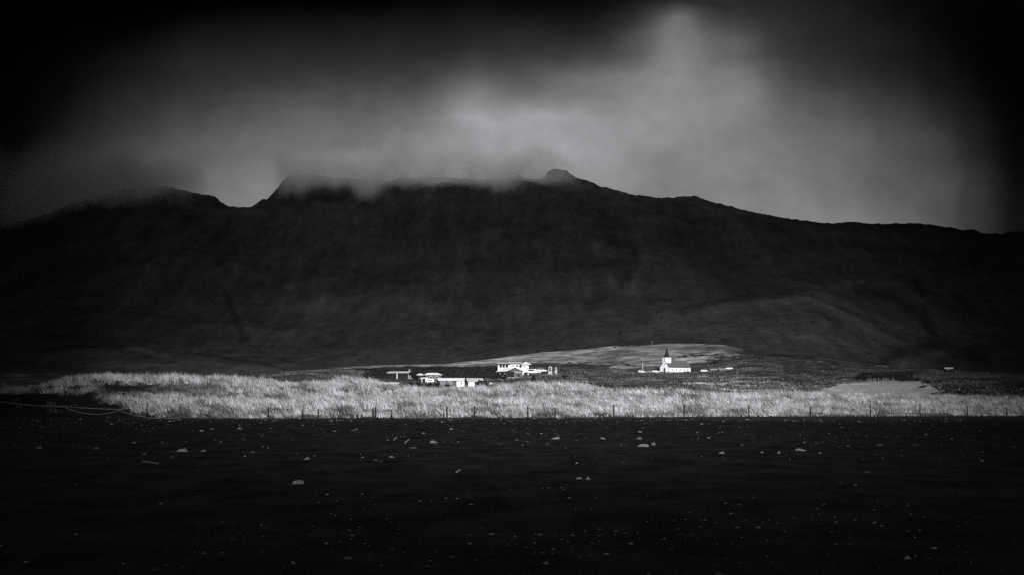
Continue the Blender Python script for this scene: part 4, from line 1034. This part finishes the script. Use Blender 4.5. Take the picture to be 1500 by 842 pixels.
# scrub covering the dark bank behind the houses (reads as one mass)
n = 9000
spx = rng.uniform(538, 730, n); sD = rng.uniform(620, 870, n); sx = (spx - 750) / F * sD; szz = land_z(sx, sD)
keep = inpoly(*to_px(sx, sD, szz), [(548, 541), (570, 539), (640, 538.5), (728, 539.5), (733, 551), (640, 556), (590, 555), (570, 548)])
cl_ = fbm(sx / 9, sD / 12, 3, 131); keep &= rng.random(n) < np.clip(.55 + 1.6 * cl_, 0, 1)
szz = szz + 1.3 * np.clip(cl_, 0, 1) * rng.random(n)
ctr = np.stack([sx, sD, szz], 1)[keep] + rng.normal(0, .25, (keep.sum(), 3)) + np.array([0, 0, .45])
v, qd = leaf_cloud(len(ctr), lambda r, m_: ctr, .45, 77)
o = np_mesh('scrub', v, qd, m=M['leaf_dark']); tag(o, kind='stuff')

# picket fence at the pale field
fn = empty('picket_fence', P(1282, 557, 560), 0); tag(fn, 'pale picket fence in front of the dark trees at right', 'fence')
k = 0
for px in np.arange(1271, 1312, 2.3):
    if random.random() < .3: continue
    p_ = P(px, 556.5 - .02 * (px - 1271), 560) - fn.location
    MB().box(p_.x - .05, p_.x + .05, p_.y - .03, p_.y + .03, -.6, 1.0 + .35 * random.random()).build('picket', M['concrete'], fn); k += 1
a_, b_ = P(1270.5, 556.5, 560) - fn.location, P(1311, 556, 560) - fn.location
MB().box(a_.x, b_.x, .035, .09, .5, .6).build('rail', M['grey_wall'], fn)

# ------------------------------------------------------------------ fence posts along the foot of the bank, rope at the left
ordn = ['first', 'second', 'third', 'fourth', 'fifth', 'sixth', 'seventh', 'eighth', 'ninth', 'tenth', 'eleventh', 'twelfth', 'thirteenth', 'fourteenth', 'fifteenth', 'sixteenth', 'seventeenth', 'eighteenth', 'nineteenth', 'twentieth', 'twenty-first', 'twenty-second']
POSTS = [(95, 611, 19, 0), (175, 611, 15, 0), (215, 612.5, 22, 0), (393, 612, 17, 0), (443, 613, 13, .03), (466, 613, 14, 0), (546.5, 612, 16, -.03), (550, 613.5, 18, 0), (573.5, 612, 13, .04), (655, 611, 17, -.04), (695, 613, 18, 0),
         (773, 611, 17, 0), (813, 612, 15, 0), (899, 611, 18, 0), (1002, 609.5, 18, 0), (1097, 609.5, 18, 0), (1187, 608, 15, 0), (1275, 609.5, 19, 0), (1348, 609, 19, 0), (1417, 608, 15, 0), (1475, 608, 13, 0)]
pm = MB(); pm.tube([(0, 0, -.25), (0.004, 0, .5), (0, 0, 1)], .075, 8, .06)
proto = pm.build('fence_post', M['post'])
tops = {}
for i, (px, py, hp, tilt) in enumerate(POSTS):
    o = proto if i == 0 else proto.copy()
    if i: col.objects.link(o)
    D_ = float(bank_base(px)) - 2.0
    p_ = P(px, py, D_); p_.z = float(sand_z(p_.x, p_.y))
    H = hp / F * D_
    o.location = p_; o.scale = (1, 1, H); o.rotation_euler = (0, tilt, random.random())
    tops[px] = p_ + Vector((0, 0, H * .93))
    tag(o, f"thin dark fence post at the foot of the grass bank, {ordn[i]} from the left", 'fence post', 'fence posts along the beach')
def sag(a, b, d, n=14):
    return [tuple(a.lerp(b, i / n) + Vector((0, -.07, -4 * d * (i / n) * (1 - i / n)))) for i in range(n + 1)]
pA = P(-30, 587, float(bank_base(0)) - 1.2); pB = P(5, 588, float(bank_base(0)) - 1.2)
o = MB().tube(sag(pA, pB, .02, 3)[:-1] + sag(pB, tops[95], .12) [:-1] + sag(tops[95], tops[175], .05)[:-1] + sag(tops[175], tops[215], .03), .022, 5).build('rope', M['rope'])
tag(o, 'pale upper rope strung almost level between the leftmost fence posts', 'rope', 'ropes on the left fence')
o = MB().tube(sag(tops[95] + Vector((0, 0, -.1)), tops[175] + Vector((0, 0, -.1)), .5)[:-1] + sag(tops[175] + Vector((0, 0, -.1)), P(262, 611, float(bank_base(262)) - 1.4), .35), .02, 5).build('rope', M['rope'])
tag(o, 'pale lower rope sagging deeply towards the sand between the left posts', 'rope', 'ropes on the left fence')

# ------------------------------------------------------------------ stones on the sand
def rock_mesh(seed, flat, sub=3):
    bm = bmesh.new(); bmesh.ops.create_icosphere(bm, subdivisions=sub, radius=1)
    r = random.Random(seed); off = [Vector((r.uniform(-9, 9), r.uniform(-9, 9), r.uniform(-9, 9))) for _ in range(2)]
    from mathutils import noise as mn
    planes = [(Vector((r.gauss(0, 1), r.gauss(0, 1), r.gauss(.2, .8))).normalized(), r.uniform(.45, .85)) for _ in range(9)]
    for v in bm.verts:
        p = v.co * (1 + .28 * mn.noise(v.co * 1.1 + off[0]) + .08 * mn.noise(v.co * 3.2 + off[1]))
        for nrm, dd in planes:
            e = p.dot(nrm) - dd
            if e > 0: p -= nrm * e * .85
        v.co = Vector((p.x, p.y * .8, p.z * flat))
    xs = [v.co.x for v in bm.verts]; zs = [v.co.z for v in bm.verts]
    sx = 2 / (max(xs) - min(xs)); sz = 1 / max(zs)
    for v in bm.verts: v.co.x *= sx; v.co.z *= sz
    me = bpy.data.meshes.new('stone'); bm.to_mesh(me); bm.free()
    me.polygons.foreach_set('use_smooth', np.ones(len(me.polygons), bool))
    return me
RM = {}
for tn_ in ('stone_pale', 'stone_mid', 'stone_dark'):
    RM[tn_] = []
    for k in range(6):
        me = rock_mesh(k * 7 + len(tn_), .8); me.materials.append(M[tn_]); RM[tn_].append(me)
def ground_at(px, py):
    x, y, z = ray(px, py); D_ = CAM_H / -z * y
    return P(px, py, D_), D_
cnt = 0
def rock(px, py, w, h, tone_, name, label, cat, group=None):
    global cnt
    p_, D_ = ground_at(px, py)
    o_ = bpy.data.objects.new(name, RM[tone_][cnt % 6]); cnt += 1; col.objects.link(o_)
    sx = w * D_ / F / 2; sz = h * D_ / F * .66
    p_.z = float(sand_z(p_.x, p_.y)) - .7 * sz; sz *= 1.7
    o_.location = p_; o_.scale = (sx, sx * random.uniform(.7, 1.1), sz); o_.rotation_euler = (random.uniform(-.1, .1), random.uniform(-.14, .14), random.uniform(-.5, .5))
    tag(o_, label, cat, group); return o_
P_, M_, D__ = 'stone_pale', 'stone_mid', 'stone_dark'
G1 = 'larger stones on the black beach'
for a in [
    (57, 656, 12, 6, M_, 'dim grey stone far out at the left of the beach'), (141, 656, 13, 4, M_, 'flat dim stone near the left fence posts, second from the left edge'), (211, 665, 17, 5, M_, 'grey slab stone just above the driftwood stick'),
    (268, 661, 18, 7, P_, 'pale wedge-shaped stone right of the driftwood stick'), (252, 669, 8, 3, M_, 'small grey stone between the driftwood stick and the pale wedge-shaped stone'), (266, 692, 18, 6, D__, 'black stone low on the left sand'),
    (351, 628, 11, 4, P_, 'pale flat stone near the grass left of the round dark bush'), (310, 629, 12, 3, M_, 'long flat grey stone near the grass at left'), (323, 648, 12, 5, M_, 'grey rounded stone in the middle of the left beach'),
    (371, 661, 10, 3, M_, 'small grey stone left of the bright boulder pair'), (449, 674, 15, 7, P_, 'pale rounded stone above the dome-shaped white stone'), (436, 706, 20, 8, P_, 'dome-shaped white stone alone on the left half of the sand'),
    (634, 648, 17, 5, P_, 'pale stone with a dark left half beside thin sticks'), (605, 655, 16, 3, M_, 'long low grey stone below the thin sticks'), (815, 643, 15, 5, P_, 'pale peaked stone under the spruce, in the middle of the beach'),
    (937, 643, 10, 6, M_, 'dark-sided stone, upper left of the cluster of three'), (957, 651, 14, 8, P_, 'tallest slanted stone of the cluster of three'), (942, 654, 18, 5, P_, 'flat stone at the front of the cluster of three'),
    (984, 646, 14, 4, D__, 'black flat stone right of the cluster of three'), (858, 683, 15, 10, D__, 'angular stone with a dark face above the pale round pair'), (845, 679, 5, 3, P_, 'small pale stone touching the angular dark-faced stone'), (879, 684, 9, 7, D__, 'small black stone right of the angular dark-faced stone'),
    (860, 701, 12, 7, P_, 'round bright stone of the pale pair mid-beach'), (848, 700, 10, 4, P_, 'flat bright stone of the pale pair mid-beach'), (573, 669, 13, 3, P_, 'flat pale stone mid-left on the sand'), (697, 635, 8, 4, D__, 'black stone near the grass at mid-beach'),
    (844, 638, 10, 4, D__, 'black stone between the peaked pale stone and the cluster of three'), (1057, 663, 10, 5, P_, 'bright white rounded stone right of the church'), (1116, 662, 9, 4, P_, 'small pale stone at the left of the short row'),
    (1124, 659, 13, 4, D__, 'black stone behind the short row of stones'), (1140, 663, 9, 6, P_, 'pale two-lumped stone at the right of the short row'), (1173, 659, 17, 5, P_, 'long pale stone right of the short row'),
    (1137, 640, 19, 7, D__, 'long black rock above the short row of stones'), (1160, 642, 9, 4, D__, 'small black rock right of the long black rock'), (1177, 625, 15, 9, D__, 'black peaked boulder closest to the grass at right'),
    (1280, 684, 30, 13, D__, 'big black pointed boulder on the right sand'), (1270, 690, 11, 3, M_, 'small grey stone at the front of the big black boulder'), (1288, 652, 13, 3, M_, 'flat grey stone above the big black boulder'),
    (1420, 641, 32, 9, D__, 'broad black boulder near the right end of the beach'), (1439, 675, 9, 4, M_, 'dim grey stone at the far right of the beach'), (508, 819, 17, 6, M_, 'large grey cobble at the bottom of the beach'), (1107, 646, 10, 3, D__, 'flat black stone left of the long black rock')]:
    rock(*a[:5], 'beach_stone', a[5], 'stone', G1)
small = [(129, 638, 3), (157, 641, 4), (197, 648, 8), (298, 660, 9), (250, 699, 3), (295, 631, 8), (385, 654, 6), (393, 656, 4), (428, 644, 6), (479, 726, 8), (466, 737, 7), (490, 631, 6), (461, 651, 4), (444, 622, 4), (287, 682, 3),
         (661, 628, 8), (516, 630, 6), (620, 634, 6), (671, 646, 4), (757, 645, 7), (772, 627, 5), (793, 635, 6), (801, 651, 6), (885, 643, 5), (909, 652, 5), (938, 633, 9), (955, 670, 6), (551, 675, 10), (557, 677, 6), (531, 669, 5), (598, 667, 4), (531, 726, 7), (582, 736, 9), (615, 736, 6), (754, 742, 8),
         (795, 717, 5), (806, 715, 5), (823, 714, 5), (826, 718, 4), (834, 727, 6), (948, 723, 4), (885, 654, 6), (735, 663, 3), (829, 656, 3), (843, 668, 2.5),
         (1021, 634, 4), (1022, 643, 4), (1038, 640, 7), (1053, 634, 5), (1087, 652, 7), (1152, 666, 6), (1176, 632, 4), (1214, 635, 6), (1201, 663, 6), (1157, 672, 5), (1028, 667, 3), (1001, 669, 7), (1061, 670, 3), (1243, 645, 4), (1338, 650, 3), (1264, 672, 5), (1293, 671, 4), (1321, 667, 6), (1063, 636, 6), (1231, 709, 6), (1253, 712, 6), (1378, 708, 4), (1374, 718, 7)]
low = [(326, 763, 10), (236, 738, 8), (390, 777, 6), (478, 796, 10), (283, 806, 7), (430, 827, 13), (517, 784, 10), (515, 789, 6), (534, 797, 10), (575, 803, 9), (593, 809, 6), (630, 823, 9), (626, 831, 11), (662, 819, 9), (687, 797, 11), (720, 781, 13), (735, 782, 7), (755, 786, 8), (743, 798, 10), (771, 801, 6), (784, 781, 9), (791, 783, 8), (783, 794, 9),
       (790, 773, 6), (803, 794, 5), (810, 807, 9), (794, 813, 11), (799, 827, 14), (823, 790, 10), (840, 783, 8), (857, 775, 7), (870, 765, 6), (878, 773, 9), (876, 783, 8), (867, 795, 8), (889, 811, 16), (894, 769, 4), (902, 775, 8), (916, 779, 8), (924, 797, 9), (934, 778, 8), (948, 761, 5), (973, 787, 9), (984, 804, 8), (992, 771, 12), (962, 764, 5), (953, 756, 4),
       (1103, 727, 5), (1063, 735, 6), (1083, 738, 9), (1031, 747, 8), (1010, 748, 8), (1004, 758, 6), (1026, 758, 5), (1033, 759, 6), (1049, 762, 8), (1062, 762, 5), (1026, 768, 9), (1011, 780, 11), (1092, 759, 6), (1081, 769, 8), (1086, 785, 9), (1117, 763, 8), (1110, 769, 9), (1126, 758, 9), (1128, 768, 9), (1139, 763, 8), (1149, 777, 6), (1124, 790, 8), (1182, 773, 5), (1064, 814, 8), (1086, 821, 12),
       (1178, 752, 5), (1197, 746, 9), (1200, 753, 8), (1207, 738, 5), (1223, 757, 8), (1225, 764, 7), (1245, 756, 6), (1252, 761, 9), (1244, 778, 7), (1224, 796, 10), (1243, 796, 10), (1281, 747, 8), (1282, 766, 8), (1292, 771, 8), (1285, 733, 7), (1300, 740, 6), (1329, 742, 9), (1335, 753, 7), (1322, 782, 6), (1330, 780, 8), (1346, 778, 10), (1340, 786, 7), (1354, 758, 7), (1387, 759, 6), (1404, 773, 6), (1368, 801, 13)]
rr_ = random.Random(5)
for (px, py, w) in small:
    rock(px, py, w * rr_.uniform(.7, 1), max(1.0, w * rr_.uniform(.25, .45)), rr_.choice([P_, P_, P_, M_, M_, D__]), 'beach_stone', 'small stone scattered on the far half of the dark sand', 'stone', 'small stones on the far sand')
for (px, py, w) in low:
    w *= rr_.uniform(.6, 1.0)
    rock(px, py, w, max(.9, w * rr_.uniform(.2, .42)), rr_.choice([P_, P_, M_]), 'pebble', 'small pale pebble half sunk in the near sand', 'pebble', 'pale pebbles on the near sand')
# driftwood
for (x0, y0, x1, y1, label) in [(210, 676.5, 232, 680, 'curved driftwood stick lying on the left sand'), (593, 648, 600, 643, 'thin bleached stick poking up left of the pale stone'), (577, 645, 582, 640, 'thin bleached stick standing apart at the left of its neighbour'), (668, 692, 675, 688.5, 'short twig lying on the open sand at mid-beach')]:
    a_, D_ = ground_at(x0, y0); b2, _ = ground_at(x1, max(y0, y1)); b2 = P(x1, y1, D_ if y1 < y0 else _)
    a_.z += float(sand_z(a_.x, a_.y)); mid_ = a_.lerp(b2, .5) + Vector((0, 0, .03 if y1 > y0 else .02))
    o = MB().tube([tuple(a_ + Vector((0, 0, .01))), tuple(mid_), tuple(b2 + Vector((0, 0, .02)))], .028, 7, .014).build('driftwood', M['driftwood'])
    tag(o, label, 'driftwood', 'driftwood on the beach')
# fine gravel scattered over the sand (uncountable)
ng = 9000
gyv = 1 / rng.uniform(1 / 133, 1 / 11, ng * 2); gyv = np.where(rng.random(ng * 2) < .65, rng.uniform(50, 134, ng * 2), gyv); gyv = np.where(rng.random(ng * 2) < .25, rng.uniform(112, 137, ng * 2), gyv)
gxv = rng.uniform(-.40, .40, ng * 2) * gyv
pat = fbm(gxv / 7, gyv / 16, 3, 141) + .25
keep = rng.random(ng * 2) < np.clip(pat, .03, 1); gxv, gyv = gxv[keep][:ng], gyv[keep][:ng]
sz = np.clip(rng.lognormal(-3.6, .5, len(gxv)), .01, .13) * np.clip(gyv / 55, .6, 2.2)
octv = np.array([[1, 0, 0], [.3, .8, 0], [-.8, .5, 0], [-.7, -.6, 0], [.5, -.8, 0], [.1, .05, .75]])
rz_ = rng.random(len(gxv)) * 6.28; cs_, sn_ = np.cos(rz_), np.sin(rz_)
jit = octv[None] * rng.uniform(.7, 1.3, (len(gxv), 6, 3)) * sz[:, None, None]
vv = np.stack([jit[..., 0] * cs_[:, None] - jit[..., 1] * sn_[:, None] + gxv[:, None], jit[..., 0] * sn_[:, None] + jit[..., 1] * cs_[:, None] + gyv[:, None], jit[..., 2] * .8 + sand_z(gxv, gyv)[:, None] - .004], -1)
ii = np.arange(len(gxv))[:, None, None] * 6
tris = (ii + np.array([[0, 1, 5], [1, 2, 5], [2, 3, 5], [3, 4, 5], [4, 0, 5]])[None]).reshape(-1, 3)
gt = np.repeat(np.clip(rng.lognormal(-3.0, .9, len(gxv)), .01, .4), 6)
o = np_mesh('gravel', vv.reshape(-1, 3), None, tris, m=attr_mat("gravel_stone", scale=20, var=.1, bump=0), attrs={'tone': gt}); tag(o, kind='stuff')
